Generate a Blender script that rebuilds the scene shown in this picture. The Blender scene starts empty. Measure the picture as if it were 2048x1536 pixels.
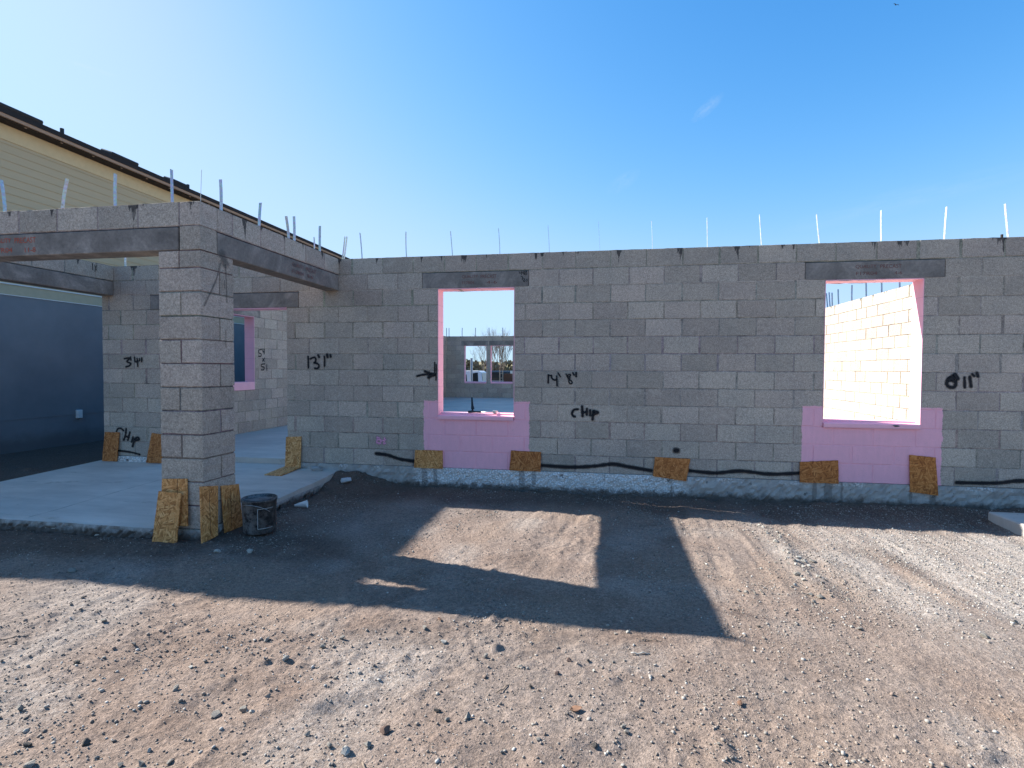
import bpy, bmesh, math, random
import numpy as np
from mathutils import Vector, Matrix

random.seed(7)
RNG = np.random.default_rng(11)
sc = bpy.context.scene
COL = sc.collection
BL, BH, TH = 0.4064, 0.2032, 0.2032          # block length, course height, wall thickness
TOP = 13 * BH                                 # top of the block walls
R = math.radians

# ------------------------------------------------------------------ objects
def thing(name, label, cat, loc=(0, 0, 0), rotz=0.0, group=None):
    o = bpy.data.objects.new(name, None)
    COL.objects.link(o)
    o.empty_display_size = 0.2
    o.location = loc
    o.rotation_euler = (0, 0, rotz)
    tag(o, label, cat, group)
    return o

def tag(o, label, cat, group=None):
    o['label'] = label
    o['category'] = cat
    if group:
        o['group'] = group
    return o

class MB:
    """collects polygons, with a colour and a material slot for every face"""
    def __init__(s):
        s.v, s.f, s.c, s.m = [], [], [], []
    def face(s, pts, col=(1, 1, 1), m=0):
        b = len(s.v)
        s.v.extend(tuple(p) for p in pts)
        s.f.append(tuple(range(b, b + len(pts))))
        s.c.append(col); s.m.append(m)
    def add(s, verts, faces, col=(1, 1, 1), m=0):
        b = len(s.v)
        s.v.extend(tuple(p) for p in verts)
        for f in faces:
            s.f.append(tuple(i + b for i in f)); s.c.append(col); s.m.append(m)
    def box(s, x0, x1, y0, y1, z0, z1, col=(1, 1, 1), m=0, M=None, bev=0.0):
        if bev > 0:
            v = []
            for (ax, ay, az) in ((1, 0, 0), (0, 1, 0), (0, 0, 1)):
                for sx in (0, 1):
                    for sy in (0, 1):
                        for sz in (0, 1):
                            X = (x0, x1)[sx] + (0 if ax else (bev if sx == 0 else -bev))
                            Y = (y0, y1)[sy] + (0 if ay else (bev if sy == 0 else -bev))
                            Z = (z0, z1)[sz] + (0 if az else (bev if sz == 0 else -bev))
                            v.append((X, Y, Z))
            bm = bmesh.new()
            for p in v:
                bm.verts.new(p)
            r = bmesh.ops.convex_hull(bm, input=bm.verts)
            bm.verts.index_update()
            V = [p.co.copy() for p in bm.verts]
            F = [[q.index for q in f.verts] for f in bm.faces]
            bm.free()
        else:
            V = [Vector((x, y, z)) for z in (z0, z1) for y in (y0, y1) for x in (x0, x1)]
            F = [(0, 2, 3, 1), (4, 5, 7, 6), (0, 1, 5, 4), (2, 6, 7, 3), (0, 4, 6, 2), (1, 3, 7, 5)]
        if M is not None:
            V = [M @ Vector(p) for p in V]
        s.add(V, F, col, m)
    def tube(s, pts, rad, n=8, col=(1, 1, 1), m=0, cap=True):
        pts = [Vector(p) for p in pts]
        rings = []
        up = Vector((0, 0, 1))
        for i, p in enumerate(pts):
            d = (pts[min(i + 1, len(pts) - 1)] - pts[max(i - 1, 0)]).normalized()
            a = d.cross(up)
            if a.length < 1e-3:
                a = d.cross(Vector((1, 0, 0)))
            a.normalize(); b = a.cross(d)
            r = rad[i] if isinstance(rad, (list, tuple)) else rad
            rings.append([p + a * (r * math.cos(2 * math.pi * k / n)) + b * (r * math.sin(2 * math.pi * k / n)) for k in range(n)])
        V = [q for g in rings for q in g]
        F = []
        for i in range(len(pts) - 1):
            for k in range(n):
                F.append((i * n + k, i * n + (k + 1) % n, (i + 1) * n + (k + 1) % n, (i + 1) * n + k))
        if cap:
            F.append(tuple(reversed(range(n)))); F.append(tuple(range((len(pts) - 1) * n, len(pts) * n)))
        s.add(V, F, col, m)
    def lathe(s, prof, n=32, col=(1, 1, 1), m=0, M=None):
        V, F = [], []
        for (r, z) in prof:
            for k in range(n):
                a = 2 * math.pi * k / n
                p = Vector((r * math.cos(a), r * math.sin(a), z))
                V.append(M @ p if M is not None else p)
        for i in range(len(prof) - 1):
            for k in range(n):
                F.append((i * n + k, i * n + (k + 1) % n, (i + 1) * n + (k + 1) % n, (i + 1) * n + k))
        s.add(V, F, col, m)
    def build(s, name, mats, parent=None, smooth=False, loc=None):
        me = bpy.data.meshes.new(name)
        me.from_pydata([tuple(p) for p in s.v], [], s.f)
        if not isinstance(mats, (list, tuple)):
            mats = [mats]
        for q in mats:
            me.materials.append(q)
        if len(mats) > 1:
            me.polygons.foreach_set('material_index', s.m)
        ca = me.color_attributes.new('bc', 'FLOAT_COLOR', 'CORNER')
        arr = []
        for f, c in zip(s.f, s.c):
            arr.extend([c[0], c[1], c[2], 1.0] * len(f))
        ca.data.foreach_set('color', arr)
        if smooth:
            me.polygons.foreach_set('use_smooth', [True] * len(me.polygons))
        me.update()
        o = bpy.data.objects.new(name, me)
        COL.objects.link(o)
        if parent is not None:
            o.parent = parent
        if loc is not None:
            o.location = loc
        return o

def children_of(o):
    return [c for c in COL.objects if c.parent == o]

# ------------------------------------------------------------------ node helpers
class NT:
    def __init__(s, name):
        s.mat = bpy.data.materials.new(name)
        s.mat.use_nodes = True
        s.t = s.mat.node_tree
        s.t.nodes.clear()
        s.out = s.t.nodes.new('ShaderNodeOutputMaterial')
        s.bsdf = s.t.nodes.new('ShaderNodeBsdfPrincipled')
        s.t.links.new(s.bsdf.outputs[0], s.out.inputs[0])
        s.co = None
    def n(s, typ, **kw):
        d = s.t.nodes.new(typ)
        for k, v in kw.items():
            setattr(d, k, v)
        return d
    def set(s, sock, v):
        if hasattr(v, 'is_output') or isinstance(v, bpy.types.NodeSocket):
            s.t.links.new(v, sock)
        else:
            if isinstance(v, (tuple, list)) and len(v) == 3 and sock.type == 'RGBA':
                v = (*v, 1)
            sock.default_value = v
    def obj(s):
        if s.co is None:
            s.co = s.n('ShaderNodeTexCoord').outputs['Object']
        return s.co
    def math(s, op, a, b=0.0, c=0.0, clamp=False):
        d = s.n('ShaderNodeMath', operation=op, use_clamp=clamp)
        s.set(d.inputs[0], a); s.set(d.inputs[1], b)
        if len(d.inputs) > 2:
            s.set(d.inputs[2], c)
        return d.outputs[0]
    def noise(s, scale, detail=4, rough=0.55, vec=None, dist=0.0, dim='3D'):
        d = s.n('ShaderNodeTexNoise', noise_dimensions=dim)
        s.set(d.inputs['Vector'], vec if vec is not None else s.obj())
        d.inputs['Scale'].default_value = scale
        d.inputs['Detail'].default_value = detail
        d.inputs['Roughness'].default_value = rough
        d.inputs['Distortion'].default_value = dist
        return d.outputs['Fac']
    def vor(s, scale, vec=None, feature='F1', out='Distance', rand=1.0):
        d = s.n('ShaderNodeTexVoronoi', feature=feature)
        s.set(d.inputs['Vector'], vec if vec is not None else s.obj())
        d.inputs['Scale'].default_value = scale
        d.inputs['Randomness'].default_value = rand
        return d.outputs[out]
    def ramp(s, fac, stops, interp='LINEAR'):
        d = s.n('ShaderNodeValToRGB')
        d.color_ramp.interpolation = interp
        e = d.color_ramp.elements
        while len(e) < len(stops):
            e.new(0.5)
        for q, (p, c) in zip(e, stops):
            q.position = p
            q.color = (c, c, c, 1) if isinstance(c, (int, float)) else (*c, 1)
        s.set(d.inputs[0], fac)
        return d.outputs[0]
    def step(s, v, a, b):
        d = s.n('ShaderNodeMapRange', interpolation_type='SMOOTHSTEP')
        s.set(d.inputs[0], v); s.set(d.inputs[1], a); s.set(d.inputs[2], b)
        return d.outputs[0]
    def mix(s, fac, a, b, blend='MIX'):
        d = s.n('ShaderNodeMix', data_type='RGBA', blend_type=blend)
        s.set(d.inputs[0], fac); s.set(d.inputs[6], a); s.set(d.inputs[7], b)
        return d.outputs[2]
    def attr(s, name='bc', out='Color'):
        d = s.n('ShaderNodeAttribute', attribute_name=name)
        return d.outputs[out]
    def sep(s, v):
        d = s.n('ShaderNodeSeparateXYZ'); s.set(d.inputs[0], v)
        return d.outputs
    def comb(s, x, y, z):
        d = s.n('ShaderNodeCombineXYZ')
        s.set(d.inputs[0], x); s.set(d.inputs[1], y); s.set(d.inputs[2], z)
        return d.outputs[0]
    def scale(s, v, k):
        d = s.n('ShaderNodeVectorMath', operation='MULTIPLY')
        s.set(d.inputs[0], v); s.set(d.inputs[1], k)
        return d.outputs[0]
    def vadd(s, v, k):
        d = s.n('ShaderNodeVectorMath', operation='ADD')
        s.set(d.inputs[0], v); s.set(d.inputs[1], k)
        return d.outputs[0]
    def bump(s, h, strength=0.3, dist=0.01, normal=None):
        d = s.n('ShaderNodeBump')
        s.set(d.inputs['Height'], h)
        d.inputs['Strength'].default_value = strength
        d.inputs['Distance'].default_value = dist
        if normal is not None:
            s.set(d.inputs['Normal'], normal)
        return d.outputs[0]
    def done(s, col, rough=0.9, normal=None, metal=0.0, spec=0.3, alpha=None):
        b = s.bsdf
        s.set(b.inputs['Base Color'], col)
        s.set(b.inputs['Roughness'], rough)
        s.set(b.inputs['Metallic'], metal)
        b.inputs['Specular IOR Level'].default_value = spec
        if normal is not None:
            s.set(b.inputs['Normal'], normal)
        if alpha is not None:
            s.set(b.inputs['Alpha'], alpha)
        return s.mat

def simple(name, col, rough=0.6, metal=0.0, spec=0.4, var=0.12, scale=9.0):
    t = NT(name)
    n1 = t.noise(scale, 5)
    c = t.mix(n1, tuple(x * (1 - var) for x in col), tuple(min(1, x * (1 + var)) for x in col))
    return t.done(c, rough, t.bump(t.noise(scale * 9, 3), 0.08, 0.004), metal, spec)

# ------------------------------------------------------------------ materials
PINK = (0.87, 0.45, 0.52)
PINK_ZONES = ((-1.083, 0.262, 0.838), (3.342, 4.745, 0.838))

def cmu_material(name, pink=False, k=1.0, mortar=False):
    t = NT(name)
    o = t.obj()
    x, y, z = t.sep(o)
    base = t.attr()
    big = t.noise(2.2, 4, 0.6)
    med = t.noise(30, 5, 0.7)
    fine = t.noise(85, 4, 0.75)
    c = t.mix(t.ramp(big, [(0.3, 0.0), (0.7, 1.0)]), base, t.mix(1.0, base, (0.80, 0.83, 0.86), 'MULTIPLY'))
    c = t.mix(0.55, c, t.mix(1.0, c, t.ramp(med, [(0.25, 0.55), (0.7, 1.28)]), 'MULTIPLY'))
    c = t.mix(0.75, c, t.mix(1.0, c, t.ramp(fine, [(0.3, 0.4), (0.64, 1.35)]), 'MULTIPLY'))
    # open pores of the aggregate
    pit = t.math('MAXIMUM', t.step(t.vor(52), 0.17, 0.08), t.step(t.vor(110), 0.22, 0.10))
    keep = t.step(t.noise(6, 3), 0.36, 0.58)
    pit = t.math('MULTIPLY', pit, keep)
    pit = t.math('MULTIPLY', pit, 0.3 if mortar else 1.0)
    c = t.mix(t.math('MULTIPLY', pit, 0.8), c, (0.035, 0.033, 0.032))
    if mortar:
        c = t.mix(t.ramp(t.noise(4.5, 4, 0.7), [(0.34, 0.0), (0.62, 1.0)]), t.mix(1.0, c, (0.62, 0.64, 0.66), 'MULTIPLY'), t.mix(1.0, c, (1.3, 1.3, 1.3), 'MULTIPLY'))
    # lime smears left by the trowel
    sm = t.math('MULTIPLY', t.step(t.noise(5.5, 5, 0.7, dist=0.6), 0.56, 0.74), 0.42)
    c = t.mix(sm, c, (0.56, 0.49, 0.41))
    # dark grout runs from the top of the wall
    u = t.math('ADD', x, y)
    n1 = t.noise(4.3, 4, 0.7, vec=t.comb(u, 0.0, 0.0))
    n2 = t.noise(55, 2, 0.6, vec=t.comb(u, 3.0, t.math('MULTIPLY', z, 0.12)))
    ln = t.math('MULTIPLY', t.math('SUBTRACT', n1, 0.55, clamp=True), 1.5)
    ln = t.math('MULTIPLY', ln, t.ramp(n2, [(0.32, 0.1), (0.62, 1.3)]))
    ln = t.math('ADD', ln, t.math('MULTIPLY', t.noise(70, 3, 0.6), 0.012))
    d = t.math('SUBTRACT', TOP, z)
    run = t.math('MULTIPLY', t.step(t.math('SUBTRACT', d, ln), 0.004, -0.012), 0.85)
    run = t.math('MULTIPLY', run, t.step(z, 2.30, 2.44))
    c = t.mix(run, c, (0.035, 0.034, 0.035))
    h = t.math('ADD', t.math('MULTIPLY', fine, 0.5), t.math('MULTIPLY', med, 0.8))
    h = t.math('SUBTRACT', h, t.math('MULTIPLY', pit, 0.9))
    rough = 0.93
    if pink:
        e = t.math('MULTIPLY', t.math('SUBTRACT', t.noise(9, 4, 0.6), 0.5), 0.065)
        e2 = t.math('MULTIPLY', t.math('SUBTRACT', t.noise(45, 3, 0.7), 0.5), 0.035)
        e = t.math('ADD', e, e2)
        xe = t.math('ADD', x, e)
        ze = t.math('ADD', z, t.math('MULTIPLY', e, 0.8))
        mask = None
        for (a, b, zt) in PINK_ZONES:
            q = t.math('MULTIPLY', t.step(xe, a - 0.003, a + 0.003), t.step(xe, b + 0.003, b - 0.003))
            q = t.math('MULTIPLY', q, t.step(ze, zt + 0.004, zt - 0.004))
            mask = q if mask is None else t.math('MAXIMUM', mask, q)
        mask = t.math('MULTIPLY', mask, t.step(y, 0.12, 0.08))
        roll = t.noise(7, 4, 0.6, vec=t.comb(t.math('MULTIPLY', x, 4.0), 0.0, z))
        pc = t.mix(t.math('ADD', t.math('MULTIPLY', t.noise(6, 5, 0.6), 0.5), t.math('MULTIPLY', roll, 0.5)), tuple(v * 0.80 for v in PINK), tuple(v * 1.14 for v in PINK))
        pc = t.mix(t.math('MULTIPLY', pit, 0.35), pc, (0.12, 0.05, 0.07))
        thin = t.math('SUBTRACT', 1.0, t.math('MULTIPLY', t.step(t.noise(26, 5, 0.75), 0.60, 0.76), 0.45))
        c = t.mix(t.math('MULTIPLY', mask, thin), c, pc)
        h = t.math('MULTIPLY', h, t.math('SUBTRACT', 1.0, t.math('MULTIPLY', mask, 0.6)))
    return t.done(c, rough, t.bump(h, 0.55, 0.006), 0, 0.2)

def pink_material():
    t = NT('pink_waterproofing_paint')
    z = t.sep(t.obj())[2]
    g = t.math('ABSOLUTE', t.math('SUBTRACT', t.math('FRACT', t.math('DIVIDE', z, BH)), 0.5))
    g = t.step(g, 0.478, 0.492)
    n = t.noise(8, 5)
    c = t.mix(n, tuple(v * 0.92 for v in PINK), tuple(v * 1.08 for v in PINK))
    c = t.mix(t.math('MULTIPLY', g, 0.35), c, tuple(v * 0.55 for v in PINK))
    h = t.math('SUBTRACT', t.math('MULTIPLY', t.noise(60, 3), 0.4), g)
    return t.done(c, 0.62, t.bump(h, 0.4, 0.005), 0, 0.35)

def lintel_material():
    t = NT('precast_lintel_concrete')
    n1 = t.noise(3.0, 5, 0.65, dist=0.8)
    n2 = t.noise(40, 4, 0.65)
    c = t.ramp(n1, [(0.25, (0.125, 0.112, 0.10)), (0.50, (0.21, 0.187, 0.165)), (0.72, (0.36, 0.32, 0.28))])
    c = t.mix(0.5, c, t.mix(1.0, c, t.ramp(n2, [(0.25, 0.6), (0.75, 1.35)]), 'MULTIPLY'))
    x, y, z = t.sep(t.obj())
    # vertical pour marks and pale drips
    dr = t.noise(9, 4, 0.6, vec=t.comb(t.math('ADD', x, y), 0.0, t.math('MULTIPLY', z, 0.2)))
    c = t.mix(t.math('MULTIPLY', t.step(dr, 0.60, 0.72), 0.4), c, (0.30, 0.29, 0.27))
    pit = t.step(t.vor(38), 0.13, 0.05)
    c = t.mix(t.math('MULTIPLY', pit, 0.6), c, (0.03, 0.03, 0.03))
    return t.done(c, 0.8, t.bump(t.math('SUBTRACT', n2, pit), 0.35, 0.005), 0, 0.3)

def slab_material():
    t = NT('trowelled_slab_concrete')
    n1 = t.noise(0.9, 5, 0.6)
    n2 = t.noise(1.6, 6, 0.7, vec=t.scale(t.obj(), (1.0, 4.0, 1.0)))
    n3 = t.noise(60, 4, 0.6)
    c = t.ramp(n1, [(0.3, (0.45, 0.405, 0.355)), (0.7, (0.60, 0.54, 0.47))])
    c = t.mix(0.6, c, t.mix(1.0, c, t.ramp(n2, [(0.35, 0.78), (0.65, 1.1)]), 'MULTIPLY'))
    dirt = t.step(t.noise(2.6, 6, 0.72, vec=t.scale(t.obj(), (1.0, 3.0, 1.0))), 0.58, 0.74)
    c = t.mix(t.math('MULTIPLY', dirt, 0.7), c, (0.20, 0.155, 0.12))
    sp = t.math('MULTIPLY', t.step(t.vor(9), 0.10, 0.04), t.step(t.noise(1.3, 2), 0.5, 0.6))
    c = t.mix(t.math('MULTIPLY', sp, 0.6), c, (0.09, 0.075, 0.065))
    return t.done(c, 0.72, t.bump(t.math('ADD', t.math('MULTIPLY', n3, 0.4), n2), 0.12, 0.006), 0, 0.4)

def footing_material():
    t = NT('splashed_footing_concrete')
    x, y, z = t.sep(t.obj())
    n1 = t.noise(7, 5, 0.65)
    n2 = t.noise(45, 4, 0.7)
    c = t.ramp(n1, [(0.3, (0.28, 0.26, 0.24)), (0.7, (0.46, 0.43, 0.39))])
    # white splashed finish between the first boards
    zone = t.math('MULTIPLY', t.step(x, -1.25, -1.05), t.step(x, 2.25, 1.85))
    zone = t.math('ADD', zone, t.math('MULTIPLY', t.step(x, -4.9, -5.1), 0.8))
    sp = t.step(t.vor(42), 0.66, 0.30)
    sp = t.math('MULTIPLY', sp, t.step(t.noise(5.0, 4, 0.7), 0.30, 0.48))
    edge = t.math('MULTIPLY', t.step(z, -0.075, -0.02), 0.55)
    sel = t.math('MAXIMUM', zone, t.math('MULTIPLY', edge, t.step(t.noise(2.2, 3), 0.47, 0.6)))
    c = t.mix(t.math('MULTIPLY', t.math('MULTIPLY', sel, sp), 0.95), c, (0.88, 0.87, 0.85))
    c = t.mix(t.math('MULTIPLY', zone, 0.5), c, (0.72, 0.70, 0.67))
    # soil thrown against the foot
    e = t.math('ADD', z, t.math('MULTIPLY', t.math('SUBTRACT', t.noise(11, 5, 0.7), 0.5), 0.18))
    so = t.step(e, -0.15, -0.23)
    c = t.mix(t.math('MULTIPLY', so, 0.9), c, (0.075, 0.058, 0.048))
    blot = t.math('MULTIPLY', t.step(t.noise(8.5, 4, 0.7), 0.62, 0.70), 0.75)
    c = t.mix(blot, c, (0.06, 0.05, 0.045))
    # wet trails below the patched clean-out holes
    for (a, b) in ((-1.10, -1.03), (-0.95, -0.90), (0.14, 0.21), (0.30, 0.345), (1.93, 1.945), (3.46, 3.50), (3.58, 3.66), (3.75, 3.77), (4.43, 4.46), (4.63, 4.69)):
        e = t.math('ADD', x, t.math('MULTIPLY', t.math('SUBTRACT', t.noise(30, 3), 0.5), 0.035))
        q = t.math('MULTIPLY', t.step(e, a - 0.008, a + 0.004), t.step(e, b + 0.008, b - 0.004))
        c = t.mix(t.math('MULTIPLY', q, 0.5), c, (0.09, 0.08, 0.07))
    h = t.math('ADD', n2, t.math('MULTIPLY', t.math('MULTIPLY', sel, sp), 1.3))
    return t.done(c, 0.88, t.bump(h, 0.7, 0.01), 0, 0.3)

def osb_material():
    t = NT('strand_board')
    rnd = t.n('ShaderNodeObjectInfo').outputs['Random']
    off = t.comb(t.math('MULTIPLY', rnd, 31.0), t.math('MULTIPLY', rnd, 17.0), t.math('MULTIPLY', rnd, 5.0))
    v = t.vadd(t.obj(), off)
    warp = t.n('ShaderNodeTexNoise'); t.set(warp.inputs['Vector'], v); warp.inputs['Scale'].default_value = 9; warp.inputs['Detail'].default_value = 2
    v = t.vadd(v, t.scale(warp.outputs['Color'], (0.03, 0.03, 0.03)))
    tones, gaps = [], []
    for k, ang in enumerate((0.25, 1.35, 2.2)):
        rot = t.n('ShaderNodeVectorRotate', rotation_type='Y_AXIS')
        t.set(rot.inputs['Vector'], v); rot.inputs['Angle'].default_value = ang
        sv = t.scale(rot.outputs[0], (16.0, 12.0, 80.0))
        vv = t.vor(1.0, vec=sv, out='Color')
        grain = t.noise(1.0, 4, 0.65, vec=t.scale(rot.outputs[0], (18.0, 40.0, 320.0)))
        tones.append(t.math('ADD', t.math('MULTIPLY', t.sep(vv)[0], 0.6), t.math('MULTIPLY', grain, 0.4)))
        gaps.append(t.step(t.vor(1.0, vec=sv, feature='DISTANCE_TO_EDGE'), 0.045, 0.0))
    s1 = t.step(t.noise(16, 3, 0.6, vec=v), 0.47, 0.53)
    s2 = t.step(t.noise(13, 3, 0.6, vec=t.vadd(v, (7.3, 2.0, 4.1))), 0.52, 0.58)
    tone = t.mix(s2, t.mix(s1, tones[0], tones[1]), tones[2])
    gap = t.mix(s2, t.mix(s1, gaps[0], gaps[1]), gaps[2])
    warm = t.ramp(tone, [(0.15, (0.25, 0.10, 0.030)), (0.42, (0.48, 0.225, 0.072)), (0.62, (0.62, 0.325, 0.122)), (0.9, (0.76, 0.48, 0.22))])
    gap = t.math('MULTIPLY', gap, t.step(t.noise(24, 2, vec=v), 0.50, 0.64))
    c = t.mix(t.math('MULTIPLY', gap, 0.45), warm, (0.07, 0.03, 0.012))
    c = t.mix(1.0, c, t.attr(), 'MULTIPLY')
    return t.done(c, 0.72, t.bump(t.math('SUBTRACT', tone, gap), 0.2, 0.003), 0, 0.3)

def dirt_material():
    t = NT('sandy_building_soil')
    o = t.obj()
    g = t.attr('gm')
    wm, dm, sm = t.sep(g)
    n0 = t.noise(0.55, 4, 0.6)
    n1 = t.noise(3.2, 6, 0.65)
    n2 = t.noise(38, 5, 0.7)
    n3 = t.noise(95, 4, 0.8)
    c = t.mix(t.ramp(n1, [(0.32, 0.0), (0.68, 1.0)]), (0.211, 0.146, 0.110), (0.295, 0.219, 0.172))
    c = t.mix(t.ramp(n0, [(0.4, 0.0), (0.62, 0.5)]), c, (0.268, 0.224, 0.192))
    c = t.mix(t.math('MULTIPLY', sm, 0.4), c, (0.318, 0.226, 0.165))
    gran = t.step(t.noise(75, 4, 0.75), 0.46, 0.60)
    w = t.math('MULTIPLY', wm, t.math('ADD', 0.35, t.math('MULTIPLY', gran, 0.65)))
    c = t.mix(w, c, (0.440, 0.395, 0.347))
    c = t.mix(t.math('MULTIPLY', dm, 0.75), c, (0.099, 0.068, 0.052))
    c = t.mix(0.75, c, t.mix(1.0, c, t.ramp(n2, [(0.28, 0.52), (0.70, 1.40)]), 'MULTIPLY'))
    c = t.mix(0.7, c, t.mix(1.0, c, t.ramp(n3, [(0.32, 0.42), (0.66, 1.42)]), 'MULTIPLY'))
    fleck = t.math('MULTIPLY', t.step(t.vor(120), 0.16, 0.07), t.step(t.noise(4, 3), 0.46, 0.6))
    c = t.mix(t.math('MULTIPLY', fleck, 0.8), c, (0.526, 0.483, 0.439))
    h = t.math('ADD', t.math('MULTIPLY', n2, 1.0), t.math('MULTIPLY', n3, 0.35))
    h = t.math('ADD', h, t.math('MULTIPLY', fleck, 0.3))
    return t.done(c, 0.95, t.bump(h, 1.0, 0.02), 0, 0.15)

def stone_material(name, attr=True):
    t = NT(name)
    c = t.attr()
    n = t.noise(70, 5, 0.7)
    c = t.mix(0.6, c, t.mix(1.0, c, t.ramp(n, [(0.25, 0.5), (0.7, 1.3)]), 'MULTIPLY'))
    return t.done(c, 0.92, t.bump(n, 0.5, 0.004), 0, 0.2)

def spray_material(name, col, opacity=1.0):
    t = NT(name)
    a = t.sep(t.attr())[0]
    n = t.noise(160, 3, 0.7)
    al = t.math('ADD', a, t.math('MULTIPLY', t.math('SUBTRACT', n, 0.5), 0.5))
    al = t.step(al, 0.10, 0.85)
    al = t.math('MULTIPLY', t.math('MULTIPLY', al, opacity), t.step(a, 0.0, 0.12))
    return t.done(t.mix(n, col, tuple(v * 1.6 for v in col)), 0.65, None, 0, 0.3, alpha=al)

def strap_material():
    t = NT('galvanised_strap_steel')
    n = t.noise(30, 4, 0.6)
    sp = t.vor(55, out='Color')
    c = t.mix(n, (0.50, 0.53, 0.57), (0.68, 0.71, 0.75))
    c = t.mix(0.3, c, t.mix(1.0, c, sp, 'MULTIPLY'))
    grout = t.math('MULTIPLY', t.step(t.noise(14, 4, 0.7), 0.60, 0.68), 0.7)
    c = t.mix(grout, c, (0.26, 0.255, 0.245))
    met = t.math('MULTIPLY', t.math('SUBTRACT', 1.0, grout), 0.55)
    return t.done(c, t.ramp(n, [(0.3, 0.35), (0.7, 0.6)]), t.bump(n, 0.15, 0.002), met, 0.5)

def bucket_material():
    t = NT('mortar_caked_black_plastic')
    z = t.sep(t.obj())[2]
    n = t.noise(16, 6, 0.72)
    n2 = t.noise(60, 4, 0.7)
    hgt = t.ramp(z, [(0.0, 0.6), (0.12, 1.0), (0.24, 0.75), (0.32, 0.35)])
    m = t.math('MULTIPLY', t.step(t.math('ADD', t.math('MULTIPLY', n, 0.7), t.math('MULTIPLY', n2, 0.35)), 0.44, 0.60), hgt)
    x = t.sep(t.obj())[0]
    m = t.math('MULTIPLY', m, t.step(x, 0.10, -0.06))
    c = t.mix(m, (0.018, 0.018, 0.02), (0.33, 0.33, 0.33))
    c = t.mix(t.math('MULTIPLY', t.step(n, 0.35, 0.7), 0.7), c, (0.19, 0.18, 0.17))
    r = t.math('ADD', 0.42, t.math('MULTIPLY', m, 0.45))
    return t.done(c, r, t.bump(t.math('ADD', n2, m), 0.3, 0.004), 0, 0.4)

def siding_material():
    t = NT('tan_lap_siding')
    n = t.noise(5, 5, 0.6, vec=t.scale(t.obj(), (1, 0.3, 4)))
    c = t.mix(n, (0.49, 0.39, 0.24), (0.56, 0.45, 0.28))
    return t.done(c, 0.75, t.bump(t.noise(120, 3), 0.15, 0.003), 0, 0.3)

def stucco_material():
    t = NT('grey_blue_painted_stucco')
    n = t.noise(1.1, 5, 0.62)
    c = t.mix(t.ramp(n, [(0.3, 0.0), (0.7, 1.0)]), (0.180, 0.190, 0.205), (0.240, 0.250, 0.262))
    z = t.sep(t.obj())[2]
    e = t.math('ADD', z, t.math('MULTIPLY', t.math('SUBTRACT', t.noise(3, 5, 0.7), 0.5), 0.35))
    c = t.mix(t.math('MULTIPLY', t.step(e, 0.12, -0.12), 0.5), c, (0.09, 0.075, 0.065))
    return t.done(c, 0.9, t.bump(t.noise(90, 4, 0.7), 0.5, 0.006), 0, 0.2)

def shingle_material():
    t = NT('dark_shingles')
    n = t.noise(60, 4, 0.7)
    c = t.mix(n, (0.018, 0.016, 0.016), (0.05, 0.045, 0.043))
    return t.done(c, 0.9, t.bump(n, 0.4, 0.006), 0, 0.2)

def leaf_material(name, a, b):
    t = NT(name)
    c = t.mix(t.sep(t.attr())[0], a, b)
    return t.done(c, 0.8, None, 0, 0.2)

M = {}
M['cmu'] = cmu_material('concrete_block', False)
M['cmu_front'] = cmu_material('concrete_block_with_pink_sealer', True)
M['mortar'] = cmu_material('mortar_joint', False, mortar=True)
M['mortar_front'] = cmu_material('mortar_joint_with_pink_sealer', True, mortar=True)
M['pink'] = pink_material()
M['lintel'] = lintel_material()
M['slab'] = slab_material()
M['footing'] = footing_material()
M['osb'] = osb_material()
M['dirt'] = dirt_material()
M['stone'] = stone_material('loose_stone')
M['spray'] = spray_material('black_spray_paint', (0.006, 0.006, 0.008))
M['pinkspray'] = spray_material('pink_spray_paint', (0.55, 0.24, 0.34))
M['damp'] = spray_material('dark_damp_stain', (0.085, 0.075, 0.065), 0.5)
M['red'] = simple('orange_stencil_ink', (0.42, 0.085, 0.045), 0.8)
M['faint'] = simple('faded_red_stencil_ink', (0.17, 0.075, 0.065), 0.85)
M['strap'] = strap_material()
M['bucket'] = bucket_material()
M['siding'] = siding_material()
M['stucco'] = stucco_material()
M['shingle'] = shingle_material()
M['wood'] = simple('raw_fascia_wood', (0.40, 0.26, 0.17), 0.8)
M['soffit'] = simple('shade_dark_soffit', (0.035, 0.025, 0.022), 0.9)  # near black: the shade under the eaves is put into this colour
M['white'] = simple('white_paint', (0.72, 0.72, 0.70), 0.5)
M['tan'] = simple('tan_trim_band', (0.46, 0.40, 0.27), 0.8)
M['black'] = simple('black_plastic', (0.015, 0.015, 0.017), 0.45)
M['bark'] = simple('grey_bark', (0.17, 0.135, 0.11), 0.9)
M['fence'] = simple('brown_fence_wood', (0.15, 0.075, 0.045), 0.85)
M['steel'] = simple('worn_steel', (0.45, 0.44, 0.42), 0.4, 0.7)
M['leafbrown'] = simple('dry_leaf', (0.20, 0.105, 0.06), 0.8)
M['twig'] = simple('dry_twig', (0.20, 0.15, 0.11), 0.9)
M['pale'] = simple('bleached_wood', (0.42, 0.38, 0.32), 0.8)
M['woods'] = leaf_material('distant_woods_foliage', (0.10, 0.10, 0.06), (0.26, 0.22, 0.14))
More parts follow.
